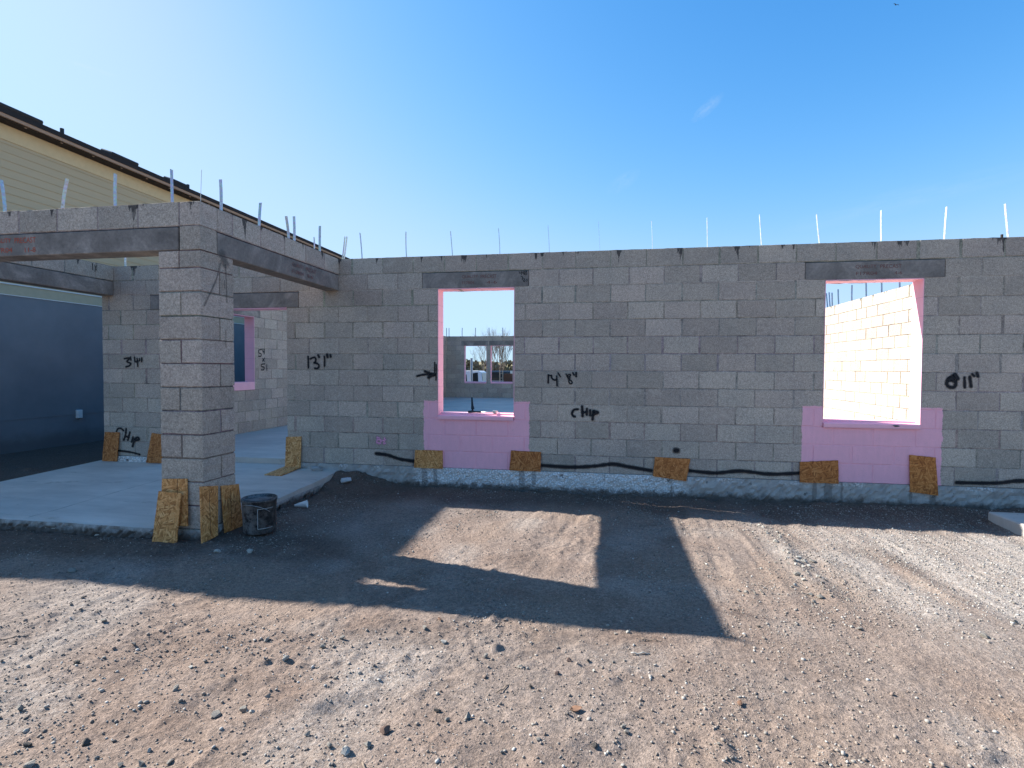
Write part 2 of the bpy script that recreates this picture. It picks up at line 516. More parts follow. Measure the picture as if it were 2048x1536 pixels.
STROKES = {
 '13_1': [([(-2.656,1.391),(-2.655,1.337),(-2.653,1.243)],0.0217),([(-2.623,1.36),(-2.596,1.373),(-2.562,1.378),(-2.546,1.352),(-2.555,1.324),(-2.571,1.307),(-2.538,1.304),(-2.508,1.284),(-2.503,1.261),(-2.525,1.236),(-2.563,1.238)],0.0229),([(-2.513,1.406),(-2.499,1.383)],0.028),([(-2.426,1.393),(-2.421,1.35),(-2.424,1.266)],0.019),([(-2.388,1.416),(-2.381,1.383)],0.0291),([(-2.34,1.408),(-2.335,1.388)],0.0278)],
 'arrow': [([(-1.166,1.145),(-1.082,1.163),(-0.951,1.169)],0.0241),([(-1.064,1.203),(-1.005,1.183),(-0.951,1.164)],0.0286),([(-1.016,1.129),(-0.981,1.152),(-0.939,1.164)],0.0344),([(-0.936,1.318),(-0.939,1.169)],0.0148),([(-0.917,1.292),(-0.915,1.249),(-0.919,1.095)],0.0137)],
 '14_8': [([(0.491,1.168),(0.49,1.118),(0.489,1.074)],0.0143),([(0.491,1.168),(0.524,1.16)],0.0121),([(0.527,1.165),(0.534,1.13),(0.566,1.108),(0.592,1.119)],0.0132),([(0.591,1.157),(0.596,1.042)],0.012),([(0.609,1.193),(0.637,1.147)],0.011),([(0.705,1.18),(0.725,1.145),(0.757,1.161),(0.749,1.178),(0.719,1.161),(0.733,1.125),(0.768,1.098),(0.776,1.074),(0.755,1.064),(0.737,1.093),(0.752,1.137)],0.0109),([(0.784,1.197),(0.8,1.17)],0.0131),([(0.824,1.197),(0.825,1.153)],0.0164)],
 'chip_r': [([(0.847,0.76),(0.803,0.754),(0.779,0.715),(0.788,0.682),(0.812,0.672)],0.0252),([(0.898,0.794),(0.904,0.679)],0.0285),([(0.901,0.723),(0.95,0.729)],0.0241),([(0.955,0.768),(0.953,0.697)],0.0252),([(0.993,0.752),(0.994,0.689)],0.0251),([(1.033,0.736),(1.023,0.643)],0.0283),([(1.036,0.744),(1.087,0.726),(1.042,0.706)],0.0272)],
 '3_4': [([(-5.434,1.361),(-5.346,1.367),(-5.397,1.318),(-5.335,1.296),(-5.354,1.263),(-5.411,1.247)],0.0218),([(-5.333,1.383),(-5.328,1.34)],0.0196),([(-5.27,1.378),(-5.259,1.318),(-5.215,1.329)],0.0196),([(-5.227,1.361),(-5.22,1.253)],0.0195),([(-5.19,1.361),(-5.188,1.329)],0.0173),([(-5.152,1.372),(-5.155,1.318)],0.0195)],
 'chip_l': [([(-5.582,0.34),(-5.558,0.378),(-5.51,0.383),(-5.467,0.355)],0.0231),([(-5.424,0.381),(-5.435,0.298),(-5.465,0.223)],0.0264),([(-5.364,0.333),(-5.379,0.283),(-5.399,0.225)],0.0263),([(-5.436,0.27),(-5.384,0.275)],0.0231),([(-5.313,0.269),(-5.338,0.198)],0.023),([(-5.285,0.236),(-5.323,0.137)],0.0262),([(-5.285,0.245),(-5.237,0.266),(-5.214,0.238),(-5.266,0.225)],0.0263)],
 '8_11': [([(4.85,1.193),(4.795,1.161),(4.774,1.098),(4.809,1.063),(4.853,1.073),(4.852,1.13),(4.796,1.142),(4.851,1.174)],0.0327),([(4.85,1.199),(4.876,1.155)],0.0352),([(4.94,1.168),(4.945,1.064)],0.025),([(4.989,1.175),(5.004,1.072)],0.0275),([(5.011,1.206),(5.028,1.185)],0.0225),([(5.054,1.219),(5.064,1.18)],0.025)],
 '54x51': [([(3.243,1.604),(3.157,1.59),(3.16,1.536),(3.228,1.522),(3.215,1.472),(3.142,1.471)],0.0164),([(3.282,1.614),(3.285,1.562),(3.329,1.569)],0.0165),([(3.33,1.618),(3.324,1.519)],0.0165),([(3.27,1.43),(3.322,1.371)],0.0137),([(3.332,1.442),(3.261,1.37)],0.0137),([(3.334,1.321),(3.23,1.307),(3.233,1.266),(3.311,1.252),(3.298,1.203),(3.215,1.2)],0.0165),([(3.396,1.308),(3.399,1.178)],0.0139)],
 '1x': [([(-0.314,2.624),(-0.312,2.539)],0.0091),([(-0.285,2.608),(-0.251,2.532)],0.0073),([(-0.254,2.617),(-0.283,2.521)],0.0073)],
 '4413': [([(0.128,2.422),(0.133,2.4),(0.153,2.402)],0.0071),([(0.151,2.425),(0.157,2.379)],0.0071),([(0.163,2.419),(0.169,2.399),(0.185,2.401)],0.0071),([(0.183,2.424),(0.188,2.378)],0.0071),([(0.196,2.423),(0.2,2.38)],0.007),([(0.206,2.422),(0.222,2.418),(0.21,2.403),(0.225,2.389),(0.209,2.374)],0.0071),([(0.151,2.358),(0.17,2.354),(0.165,2.315)],0.0071),([(0.18,2.339),(0.196,2.325),(0.182,2.311),(0.195,2.298),(0.185,2.295),(0.192,2.314)],0.0063),([(0.209,2.306),(0.212,2.303)],0.0071),([(0.232,2.324),(0.221,2.32),(0.231,2.308),(0.222,2.296)],0.0064)],
 'pinkbt': [([(-1.703,0.358),(-1.672,0.344),(-1.709,0.303),(-1.672,0.279),(-1.65,0.32),(-1.703,0.333)],0.0241),([(-1.709,0.288),(-1.656,0.284)],0.0221),([(-1.603,0.351),(-1.614,0.275)],0.0221),([(-1.632,0.315),(-1.582,0.331)],0.0181),([(-1.614,0.275),(-1.587,0.286)],0.016)],
 'lines': [([(-1.721,0.148),(-1.565,0.134),(-1.397,0.088),(-1.211,0.068)],0.0387),([(0.364,0.072),(0.758,0.061),(1.056,0.084),(1.261,0.115),(1.465,0.086),(1.706,0.054)],0.0398),([(2.135,0.069),(2.423,0.051),(2.695,0.084),(3.016,0.061),(3.342,0.085)],0.038),([(4.894,0.04),(5.257,0.049),(5.442,0.078),(5.626,0.085)],0.0378),([(-5.583,0.071),(-5.372,0.056),(-5.211,0.026)],0.0248),([(1.981,0.298),(1.998,0.298)],0.0586)],
 'stain': [([(-2.145,2.246),(-2.126,2.209),(-2.106,2.178)],0.066),([(-2.107,2.164),(-2.099,2.018),(-2.094,1.83)],0.0098),([(-2.166,2.166),(-2.227,2.011),(-2.304,1.878),(-2.37,1.769)],0.0138),([(-2.124,2.021),(-2.122,1.952)],0.0084),([(-2.116,1.575),(-2.115,1.428)],0.0084)],
}
STONES = [(-0.512, -4.378, 0.059, 'g'), (-0.405, -4.343, 0.064, 'g'), (-0.344, -4.261, 0.047, 'g'), (0.265, -4.377, 0.058, 'b'), (0.238, -4.476, 0.046, 'g'), (0.171, -4.526, 0.051, 'p'), (0.09, -4.505, 0.036, 'g'), (-0.029, -4.463, 0.043, 'g'), (-0.809, -4.273, 0.045, 'g'), (-0.663, -4.145, 0.038, 'g'), (-0.448, -3.962, 0.049, 'p'), (-0.321, -3.82, 0.052, 'g'), (0.148, -3.526, 0.053, 'g'), (0.3, -3.658, 0.045, 'p'), (-0.667, -3.796, 0.048, 'g'), (-0.962, -4.795, 0.054, 'g'), (-1.362, -4.522, 0.054, 'g'), (-0.556, -4.722, 0.044, 'g'), (-0.457, -4.691, 0.038, 'g'), (-0.876, -4.652, 0.048, 'd'), (-1.094, -4.7, 0.037, 'd'), (-0.758, -4.713, 0.032, 'g'), (-0.635, -4.728, 0.039, 'g'), (-1.354, -3.96, 0.037, 'g'), (-1.722, -3.786, 0.046, 'g'), (-1.456, -4.183, 0.044, 'd'), (-0.117, -4.062, 0.036, 'g'), (-0.019, -4.006, 0.038, 'p'), (-0.866, -4.112, 0.029, 'p'), (-0.348, -4.37, 0.04, 'p'), (-2.666, -3.161, 0.082, 'g'), (-1.899, -2.635, 0.07, 'p'), (-1.656, -2.58, 0.088, 'p'), (-0.264, -3.711, 0.047, 'g'), (-0.589, -4.648, 0.034, 'p'), (0.44, -4.214, 0.038, 'd'), (0.501, -4.27, 0.037, 'g'), (0.581, -4.242, 0.052, 'g'), (0.553, -3.748, 0.039, 'g'), (0.743, -3.819, 0.042, 'g'), (0.985, -3.718, 0.043, 'b'), (1.208, -3.671, 0.03, 'g'), (1.111, -3.769, 0.032, 'p'), (0.931, -3.837, 0.033, 'b'), (1.296, -3.347, 0.042, 'p'), (1.227, -3.362, 0.03, 'g'), (1.123, -4.299, 0.036, 'd'), (1.175, -4.314, 0.028, 'p'), (1.24, -4.173, 0.034, 'g'), (1.251, -4.211, 0.037, 'g'), (1.019, -4.103, 0.021, 'd'), (1.056, -4.17, 0.021, 'd'), (0.818, -3.966, 0.028, 'd'), (1.23, -4.371, 0.024, 'p'), (1.202, -4.416, 0.021, 'g'), (0.898, -4.327, 0.027, 'g'), (0.763, -4.399, 0.025, 'g'), (1.622, -4.306, 0.025, 'g'), (1.607, -4.239, 0.022, 'g'), (1.571, -4.113, 0.019, 'g'), (1.268, -3.636, 0.026, 'g'), (1.477, -3.705, 0.022, 'g'), (1.078, -3.689, 0.034, 'd'), (2.635, -1.007, 0.041, 'p'), (2.64, -1.117, 0.048, 'p'), (2.621, -1.551, 0.06, 'p'), (2.719, -1.337, 0.039, 'p'), (2.626, -1.856, 0.043, 'g'), (2.674, -1.925, 0.049, 'p'), (2.702, -1.978, 0.056, 'p'), (2.785, -1.921, 0.071, 'g'), (2.872, -1.949, 0.035, 'g'), (2.547, -2.103, 0.047, 'g'), (2.535, -2.323, 0.065, 'g'), (2.636, -2.136, 0.047, 'p'), (2.71, -2.052, 0.041, 'p'), (2.548, -2.424, 0.044, 'p'), (2.688, -2.307, 0.039, 'g'), (2.659, -2.441, 0.038, 'g'), (2.519, -2.62, 0.049, 'g'), (2.562, -2.661, 0.066, 'g'), (2.494, -2.744, 0.041, 'g'), (2.459, -2.817, 0.035, 'g'), (2.634, -2.651, 0.03, 'g'), (2.057, -2.658, 0.035, 'g'), (2.096, -2.68, 0.041, 'g'), (2.149, -2.689, 0.029, 'g'), (2.2, -2.664, 0.033, 'g'), (2.735, -2.649, 0.037, 'g'), (2.433, -3.385, 0.031, 'g'), (2.051, -3.143, 0.029, 'd'), (3.258, -2.314, 0.034, 'g'), (3.57, -2.84, 0.058, 'g'), (3.89, -2.318, 0.029, 'g'), (3.781, -2.504, 0.035, 'g'), (3.256, -3.079, 0.06, 'g'), (2.62, -3.275, 0.027, 'g'), (2.34, -2.895, 0.034, 'g'), (2.617, -3.084, 0.039, 'g'), (2.586, -3.058, 0.033, 'p')]
SUN_E, SKY_E, EXPO = 5.0, 0.10, 1.35
SUN_C = (1.0, 0.985, 0.945)
AIR, DUST, OZONE = 1.0, 0.6, 1.4
SKY_A, SKY_P, SKY_CAP = (1.12, 1.0, 1.32), (2.0, 1.2, 1.1), (0.60, 0.91, 1.25)
# ------------------------------------------------------------------ block laying
def tone():
    k = 0.40 * (1 + random.uniform(-0.14, 0.13))
    h = random.random()
    if h < 0.02:
        return (k * 1.14, k * 1.0, k * 0.82)
    if h < 0.45:
        return (k * 1.20, k * 0.985, k * 0.80)
    return (k * 1.18, k * 0.995, k * 0.80)

MORTAR = (0.34, 0.295, 0.245)

def one_block(mb, O, U, N, a, b, za, zb, th, col, dep=0.0, m=0):
    """a block with worn, uneven arrises, both faces, laid through the wall"""
    ch = 0.0035
    O, U, N = Vector(O), Vector(U), Vector(N)
    j = lambda k: random.uniform(-k, k)
    c4 = [(a + j(.002), za + j(.002)), (b + j(.002), za + j(.002)), (b + j(.002), zb + j(.002)), (a + j(.002), zb + j(.002))]
    loop = []
    for i in range(4):
        p, q = c4[i], c4[(i + 1) % 4]
        L = math.hypot(q[0] - p[0], q[1] - p[1])
        n = max(2, int(L / 0.055))
        for k in range(n):
            t = k / n
            e = 0.0 if k == 0 else random.choice((0.6, 1.0, 1.0, 1.6)) * j(.0022)
            nx, nz = (q[1] - p[1]) / L, -(q[0] - p[0]) / L
            loop.append((p[0] + (q[0] - p[0]) * t + nx * e, p[1] + (q[1] - p[1]) * t + nz * e))
    cu, cz = (a + b) / 2, (za + zb) / 2
    hu, hz = (b - a) / 2, (zb - za) / 2
    n = len(loop)
    def ring(shr, d):
        return [O + U * (cu + (u - cu) * (1 - shr / hu)) + Vector((0, 0, cz + (z - cz) * (1 - shr / hz))) + N * d for (u, z) in loop]
    V = ring(ch, dep) + ring(0, dep - ch) + ring(0, -th + ch - dep) + ring(ch, -th - dep)
    F = [tuple(range(n)), tuple(range(4 * n - 1, 3 * n - 1, -1))]
    for i in range(3):
        for k in range(n):
            F.append((i * n + k, (i + 1) * n + k, (i + 1) * n + (k + 1) % n, i * n + (k + 1) % n))
    mb.add(V, F, col, m)

def block_wall(mb, O, U, N, u0, u1, courses, openings=(), phase=0.0, th=TH, rake=0.0048):
    O, U, N = Vector(O), Vector(U), Vector(N)
    for (n, za, zb) in courses:
        cuts = sorted({za, zb} | {q for (_, _, p, r) in openings for q in (p, r) if za + 1e-4 < q < zb - 1e-4})
        for ca, cb in zip(cuts[:-1], cuts[1:]):
            iv = [(u0, u1)]
            for (oa, ob, p, r) in openings:
                if p < cb - 1e-4 and r > ca + 1e-4:
                    nv = []
                    for (a, b) in iv:
                        if ob <= a or oa >= b:
                            nv.append((a, b))
                        else:
                            if oa > a: nv.append((a, oa))
                            if ob < b: nv.append((ob, b))
                    iv = nv
            for (a, b) in iv:
                # mortar core
                e = rake
                pts = []
                for d in (-e, -th + e):
                    for (u, z) in ((a + e, ca), (b - e, ca), (b - e, cb), (a + e, cb)):
                        pts.append(O + U * u + Vector((0, 0, z)) + N * d)
                mb.add(pts, [(0, 1, 2, 3), (7, 6, 5, 4), (0, 4, 5, 1), (3, 2, 6, 7), (0, 3, 7, 4), (1, 5, 6, 2)],
                       tuple(v * random.uniform(0.9, 1.08) for v in MORTAR), 1)
                off = phase + (BL / 2 if n % 2 else 0.0)
                k0 = math.floor((a - off) / BL) + 1
                js = [a]
                k = k0
                while off + k * BL < b - 0.02:
                    q = off + k * BL + random.uniform(-0.006, 0.006)
                    if q > a + 0.04:
                        js.append(q)
                    k += 1
                if b - js[-1] < 0.04 and len(js) > 1:
                    js.pop()
                js.append(b)
                for i in range(len(js) - 1):
                    wide = lambda: random.uniform(0.003, 0.008) if random.random() < 0.76 else random.uniform(0.009, 0.021)
                    ga = 0.0 if i == 0 else wide()
                    gb = 0.0 if i == len(js) - 2 else wide()
                    gz = random.uniform(0.004, 0.008)
                    one_block(mb, O, U, N, js[i] + ga, js[i + 1] - gb, ca + (gz if ca > 0.001 else 0.002), cb - (random.uniform(0.003, 0.006) if cb < TOP - 1e-3 else 0.0),
                              th, tone(), random.uniform(-0.0022, 0.0012))

CRS = [(12 - i, i * BH, (i + 1) * BH) for i in range(13)]

# ------------------------------------------------------------------ the block house
house = thing('block_house', 'unfinished grey concrete block house shell without roof, pink painted window openings and a corner porch', 'house')

W1 = (-0.893, 0.070, 0.6096, 2.235)
W2 = (3.556, 4.530, 0.6096, 2.235)
DOOR = (-4.80, -2.962, 0.0, 2.032)
L_D = (-5.015, -2.785, 2.032, 2.2352)
L_1 = (-1.102, 0.247, 2.2352, 2.4384)
L_2 = (3.344, 4.734, 2.2352, 2.4384)
XL, XR, YB = -5.79, 6.263, 16.0

mb = MB()
block_wall(mb, (0, 0, 0), (1, 0, 0), (0, -1, 0), XL, XR, CRS, [W1, W2, DOOR, L_D, L_1, L_2])
front = mb.build('wall', [M['cmu_front'], M['mortar_front']], house)
# left wall, with a window onto the neighbour
LW = (1.62, 3.02, 0.8128, 2.2352)
LWL = (1.42, 3.22, 2.2352, 2.4384)
mb = MB()
block_wall(mb, (XL, 0, 0), (0, 1, 0), (-1, 0, 0), TH + 0.002, YB - 0.002, CRS, [LW, LWL], phase=0.1)
wl = mb.build('wall', [M['cmu'], M['mortar']], house)
mb = MB()
block_wall(mb, (XR, 0, 0), (0, 1, 0), (1, 0, 0), TH + 0.002, YB - 0.002, CRS, [], phase=0.05, rake=0.012)
mb.build('wall', [M['cmu'], M['mortar']], house)
B1 = (-4.78, -3.81, 0.6096, 2.2352)
B2 = (-3.625, -2.665, 0.6096, 2.2352)
BL1 = (-4.93, -3.74, 2.2352, 2.4384)
BL2 = (-3.70, -2.50, 2.2352, 2.4384)
mb = MB()
block_wall(mb, (0, YB, 0), (1, 0, 0), (0, -1, 0), XL, XR, CRS, [B1, B2, BL1, BL2], phase=0.12)
mb.build('wall', [M['cmu'], M['mortar']], house)

def lintel(x0, x1, y0, y1, z0, z1):
    mb = MB()
    mb.box(x0 + 0.004, x1 - 0.004, y0 - 0.0025, y1 + 0.0025, z0 + 0.002, z1 - 0.007, bev=0.006)
    o = mb.build('lintel', M['lintel'], house)
    return o

lintel(L_D[0], L_D[1], 0, TH, L_D[2], L_D[3])
lin1 = lintel(L_1[0], L_1[1], 0, TH, L_1[2], L_1[3])
lin2 = lintel(L_2[0], L_2[1], 0, TH, L_2[2], L_2[3])
lintel(BL1[0], BL1[1], YB, YB + TH, BL1[2], BL1[3])
lintel(BL2[0], BL2[1], YB, YB + TH, BL2[2], BL2[3])
lintel(XL, XL + TH, LWL[0], LWL[1], LWL[2], LWL[3])

def window_trim(a, b, zs, zh, y0, sill=0.055, nose=0.022):
    """pink painted reveal and precast sill of an opening in a wall facing -y"""
    mb = MB()
    f0, f1 = y0 - 0.003, y0 + TH + 0.002
    mb.box(a - 0.003, a + 0.0035, f0, f1, zs + sill, zh - 0.001)
    mb.box(b - 0.0035, b + 0.003, f0, f1, zs + sill, zh - 0.001)
    mb.box(a - 0.003, b + 0.003, f0, f1, zh - 0.0085, zh + 0.0005)
    mb.build('painted_reveal', M['pink'], house)
    mb = MB()
    # sloped precast sill
    P = [(y0 - nose, zs - 0.004), (y0 - nose, zs + sill - 0.016), (y0 - nose + 0.006, zs + sill - 0.010),
         (y0 + 0.075, zs + sill), (y0 + 0.080, zs + sill + 0.016), (y0 + TH + 0.012, zs + sill + 0.020), (y0 + TH + 0.012, zs - 0.004)]
    n = len(P)
    V = [(a + 0.004, y, z) for (y, z) in P] + [(b - 0.004, y, z) for (y, z) in P]
    F = [tuple(range(n)), tuple(range(2 * n - 1, n - 1, -1))] + [(i, i + n, (i + 1) % n + n, (i + 1) % n) for i in range(n)]
    mb.add(V, F)
    mb.build('window_sill', M['pink'], house)

window_trim(W1[0], W1[1], W1[2], W1[3], 0.0)
window_trim(W2[0], W2[1], W2[2], W2[3], 0.0)
for q in (B1, B2):
    window_trim(q[0], q[1], q[2], q[3], YB, nose=0.012)
# door head
mb = MB()
mb.box(DOOR[0], DOOR[1], -0.003, TH + 0.002, 2.023, 2.0325)
mb.build('painted_reveal', M['pink'], house)
# left room window
mb = MB()
x0, x1 = XL - 0.002, XL + TH + 0.003
mb.box(x0, x1, LW[1] - 0.0035, LW[1] + 0.003, 0.97, 2.234)
mb.box(x0, x1, LW[0] - 0.003, LW[0] + 0.0035, 0.97, 2.234)
mb.box(x0, x1, LW[0] - 0.003, LW[1] + 0.003, 2.226, 2.2355)
mb.build('painted_reveal', M['pink'], house)
mb = MB()
mb.box(XL - 0.02, XL + TH + 0.012, LW[0] + 0.004, LW[1] - 0.004, 0.812, 0.97, bev=0.006)
mb.build('window_sill', M['pink'], house)

# floor slab, footing, porch slab
mb = MB()
mb.box(XL, XR, TH + 0.003, YB + TH, -0.48, -0.0005)
mb.build('floor_slab', M['slab'], house)

def rough_face(mb, p0, p1, z0, z1, nx, nz, nrm, amp, seed):
    """a rough poured vertical face between two ground points"""
    rr = random.Random(seed)
    p0, p1, nrm = Vector(p0), Vector(p1), Vector(nrm)
    V = []
    for i in range(nx + 1):
        for k in range(nz + 1):
            t = i / nx
            z = z0 + (z1 - z0) * k / nz
            a = amp * (rr.random() - 0.35) * (0.35 if k == nz else 1.0)
            V.append(p0.lerp(p1, t) + Vector((0, 0, z)) + nrm * a)
    F = [(i * (nz + 1) + k, (i + 1) * (nz + 1) + k, (i + 1) * (nz + 1) + k + 1, i * (nz + 1) + k + 1) for i in range(nx) for k in range(nz)]
    mb.add(V, F)
    return V

def footing(xa, xb, seed):
    mb = MB()
    rough_face(mb, (xa, -0.014, 0), (xb, -0.014, 0), -0.46, -0.004, int((xb - xa) / 0.035), 12, (0, -1, 0), 0.024, seed)
    mb.box(xa, xb, -0.010, TH, -0.46, -0.003)
    return mb.build('footing', M['footing'], house)
footing(XL, DOOR[0], 3)
footing(DOOR[1], XR, 4)

# porch slab: falls a little towards the yard
PX0, PX1, PY0 = -5.86, -2.205, -2.412
mb = MB()
ny, nx = 30, 40
def pz(y):
    return -0.150 + (y - PY0) / (TH - PY0) * 0.078
def py1(x):
    return TH + 0.002 if DOOR[0] < x < DOOR[1] else -0.016
V = []
xs = [PX0 + (PX1 - PX0) * i / nx for i in range(nx + 1)]
rr = random.Random(5)
top = []
for i, x in enumerate(xs):
    for k in range(ny + 1):
        y = PY0 + (TH - PY0) * k / ny
        dz = 0.0
        if k == 0 or i == nx:
            dz = -0.006 - rr.random() * 0.012
        top.append((x, y, pz(y) + rr.uniform(-0.0006, 0.0006) + dz))
mb.add(top, [(i * (ny + 1) + k, (i + 1) * (ny + 1) + k, (i + 1) * (ny + 1) + k + 1, i * (ny + 1) + k + 1) for i in range(nx) for k in range(ny)])
mb.box(PX0, PX1, PY0 + 0.004, TH, -0.5, -0.20)
mb.add([(PX0, PY0 + 0.004, -0.5), (PX0, PY0 + 0.004, pz(PY0)), (PX0, TH, pz(TH)), (PX0, TH, -0.5)], [(0, 1, 2, 3)])
mb.add([(PX1, PY0, -0.5), (PX1, PY0, pz(PY0) - 0.012), (PX1, TH, pz(TH) - 0.012), (PX1, TH, -0.5)], [(3, 2, 1, 0)])
ps = mb.build('porch_slab', M['slab'], house)
mb = MB()
rough_face(mb, (PX0, PY0 - 0.004, 0), (PX1 + 0.01, PY0 - 0.004, 0), -0.45, -0.158, 110, 10, (0, -1, 0), 0.028, 9)
rough_face(mb, (PX1 + 0.006, PY0, 0), (PX1 + 0.006, 0.0, 0), -0.45, -0.165, 70, 10, (1, 0, 0), 0.024, 10)
mb.build('slab_edge', M['footing'], ps)

# columns of the porch
def column(x0, x1, y0, y1):
    mb = MB()
    zs = [-0.148 - BH + i * BH for i in range(12)] + [2.087, 2.2352]
    for i in range(len(zs) - 1):
        za, zb = zs[i], zs[i + 1]
        e = 0.009
        mb.box(x0 + e, x1 - e, y0 + e, y1 - e, za, zb, tuple(v * random.uniform(0.5, 0.8) for v in MORTAR), 1)
        g = random.uniform(0.005, 0.0085)
        if i % 2 == 0:
            xm = (x0 + x1) / 2 + random.uniform(-0.012, 0.012)
            for (a, b) in ((x0, xm - g), (xm + g, x1)):
                one_block(mb, (0, y0, 0), (1, 0, 0), (0, -1, 0), a, b, za + g, zb - g, y1 - y0, tone(), random.uniform(-0.001, 0.0015))
        else:
            ym = y0 + (y1 - y0) * 0.56
            for (a, b) in ((y0, ym - g), (ym + g, y1)):
                one_block(mb, (x0, a, 0), (1, 0, 0), (0, -1, 0), 0, x1 - x0, za + g, zb - g, b - a, tone(), random.uniform(-0.001, 0.001))
    return mb.build('column', [M['cmu'], M['mortar']], house)

CX0, CX1, CY0, CY1 = -2.620, -2.214, -2.405, -1.998
col_r = column(CX0, CX1, CY0, CY1)
column(XL, XL + 0.406, CY0, CY1)

# beams: lintel course and a top course of blocks
mb = MB()
g = 0.004
def beam_course(mb, O, U, N, u0, u1, phase):
    block_wall(mb, O, U, N, u0, u1, [(0, TOP - BH, TOP)], (), phase)
xm = (CX0 + CX1) / 2
one_block(mb, (0, CY0, 0), (1, 0, 0), (0, -1, 0), xm + 0.006, CX1, 2.2352 + g, 2.4384 - g, TH - 0.004, tone())
beam_course(mb, (0, CY0, 0), (1, 0, 0), (0, -1, 0), XL, CX1, CX1 - 0.40 * 0.5 - 0.001)
mb.build('beam', [M['cmu'], M['mortar']], house)
lfront = lintel(XL + 0.21, xm - 0.004, CY0, CY0 + TH, 2.2352, 2.4384)
mb = MB()
beam_course(mb, (CX1, 0, 0), (0, 1, 0), (1, 0, 0), CY0 + TH + 0.004, -0.006, CY0)
mb.build('beam', [M['cmu'], M['mortar']], house)
lside = lintel(CX1 - TH, CX1, CY0 + TH + 0.012, -0.008, 2.2352, 2.4384)
mb = MB()
beam_course(mb, (XL, 0, 0), (0, 1, 0), (-1, 0, 0), CY0 + TH + 0.004, -0.006, CY0 + 0.1)
mb.build('beam', [M['cmu'], M['mortar']], house)
lintel(XL, XL + TH, CY0 + TH + 0.012, -0.008, 2.2352, 2.4384)

# galvanised truss straps cast into the top of the walls
def strap(x, y, dx, dy, h, along):
    mb = MB()
    w, t = 0.0155, 0.0011
    n = 7
    kink = random.uniform(-0.006, 0.006)
    L, Rr = [], []
    for i in range(n):
        q = i / (n - 1)
        z = TOP - 0.06 + (h + 0.06) * q
        px = x + dx * q + (kink * math.sin(q * 3.1)); py = y + dy * q + kink * math.sin(q * 3.1)
        L.append((px, py, z))
    V = []
    for (px, py, z) in L:
        for (a, b) in ((-w, -t), (w, -t), (w, t), (-w, t)):
            V.append((px + (a if along == 'x' else b), py + (b if along == 'x' else a), z))
    F = [(3, 2, 1, 0), tuple(4 * (n - 1) + k for k in range(4))]
    for i in range(n - 1):
        for k in range(4):
            F.append((i * 4 + k, i * 4 + (k + 1) % 4, (i + 1) * 4 + (k + 1) % 4, (i + 1) * 4 + k))
    mb.add(V, F)
    return mb.build('metal_strap', M['strap'], house)

for (x, dx, h) in ((-4.90, 0.0, .33), (-4.336, -.035, .33), (-3.711, .065, .30), (-3.141, 0, .315), (-2.569, -.005, .32)):
    strap(x, -2.30, dx, 0, h, 'y')
for (y, dy, h) in ((-2.03, .004, .315), (-1.478, .028, .28), (-.955, -.05, .27), (-.857, .004, .31), (-.297, .004, .35)):
    strap(-2.315, y, 0, dy, h, 'x')
for (x, dx, h) in ((-5.497, 0, .33), (-4.926, 0, .33), (-4.3, 0, .33), (-3.7, 0, .33), (-3.1, 0, .33), (-2.63, 0.01, .32), (-2.212, .055, .31), (-2.236, .05, .31), (-1.943, -.033, .35), (-1.338, -.013, .34), (-.731, -.033, .325), (-.13, -.02, .335),
                   (.485, -.021, .345), (1.097, -.026, .365), (1.703, -.015, .345), (2.322, -.01, .36), (2.916, -.033, .37), (3.532, -.047, .345), (4.153, -.012, .36), (4.767, .016, .37), (5.383, -.047, .375), (5.95, 0.01, .35)):
    strap(x, 0.1, dx, 0, h, 'y')
for (y, dy, h) in ((6.764, .11, .36), (6.629, .09, .36), (6.523, .04, .33), (6.191, .06, .36), (5.578, .016, .35), (4.967, .035, .37), (4.384, .03, .37), (3.783, .03, .37), (3.17, .02, .36), (7.35, .02, .36), (7.95, .03, .36), (8.55, .0, .36)):
    strap(6.16, y, 0, dy, h, 'x')
for x in (-5.62, -5.507, -4.91, -4.319, -3.722, -3.13, -2.53, -1.93):
    strap(x, YB + 0.1, 0, 0, .37, 'x')
mb = MB()
mb.tube([(-2.294, -2.30, TOP - 0.05), (-2.289, -2.30, TOP + 0.12), (-2.280, -2.30, TOP + 0.30)], 0.0022, 6)
mb.build('tie_wire', M['steel'], house)
mb = MB()
mb.tube([(5.31, 0.09, TOP - 0.05), (5.31, 0.09, TOP + 0.05)], 0.012, 8)
mb.build('rebar_end', M['soffit'], house)

# ------------------------------------------------------------------ writing on the walls
def smooth(pts, k=6):
    if len(pts) < 3:
        (a, b) = pts
        return [(a[0] + (b[0] - a[0]) * i / k, a[1] + (b[1] - a[1]) * i / k) for i in range(k + 1)]
    P = [pts[0]] + list(pts) + [pts[-1]]
    out = []
    for i in range(1, len(P) - 2):
        p0, p1, p2, p3 = P[i - 1:i + 3]
        for j in range(k):
            t = j / k
            out.append(tuple(0.5 * (2 * p1[d] + (p2[d] - p0[d]) * t + (2 * p0[d] - 5 * p1[d] + 4 * p2[d] - p3[d]) * t * t + (3 * p1[d] - p0[d] - 3 * p2[d] + p3[d]) * t ** 3) for d in (0, 1)))
    out.append(pts[-1])
    return out

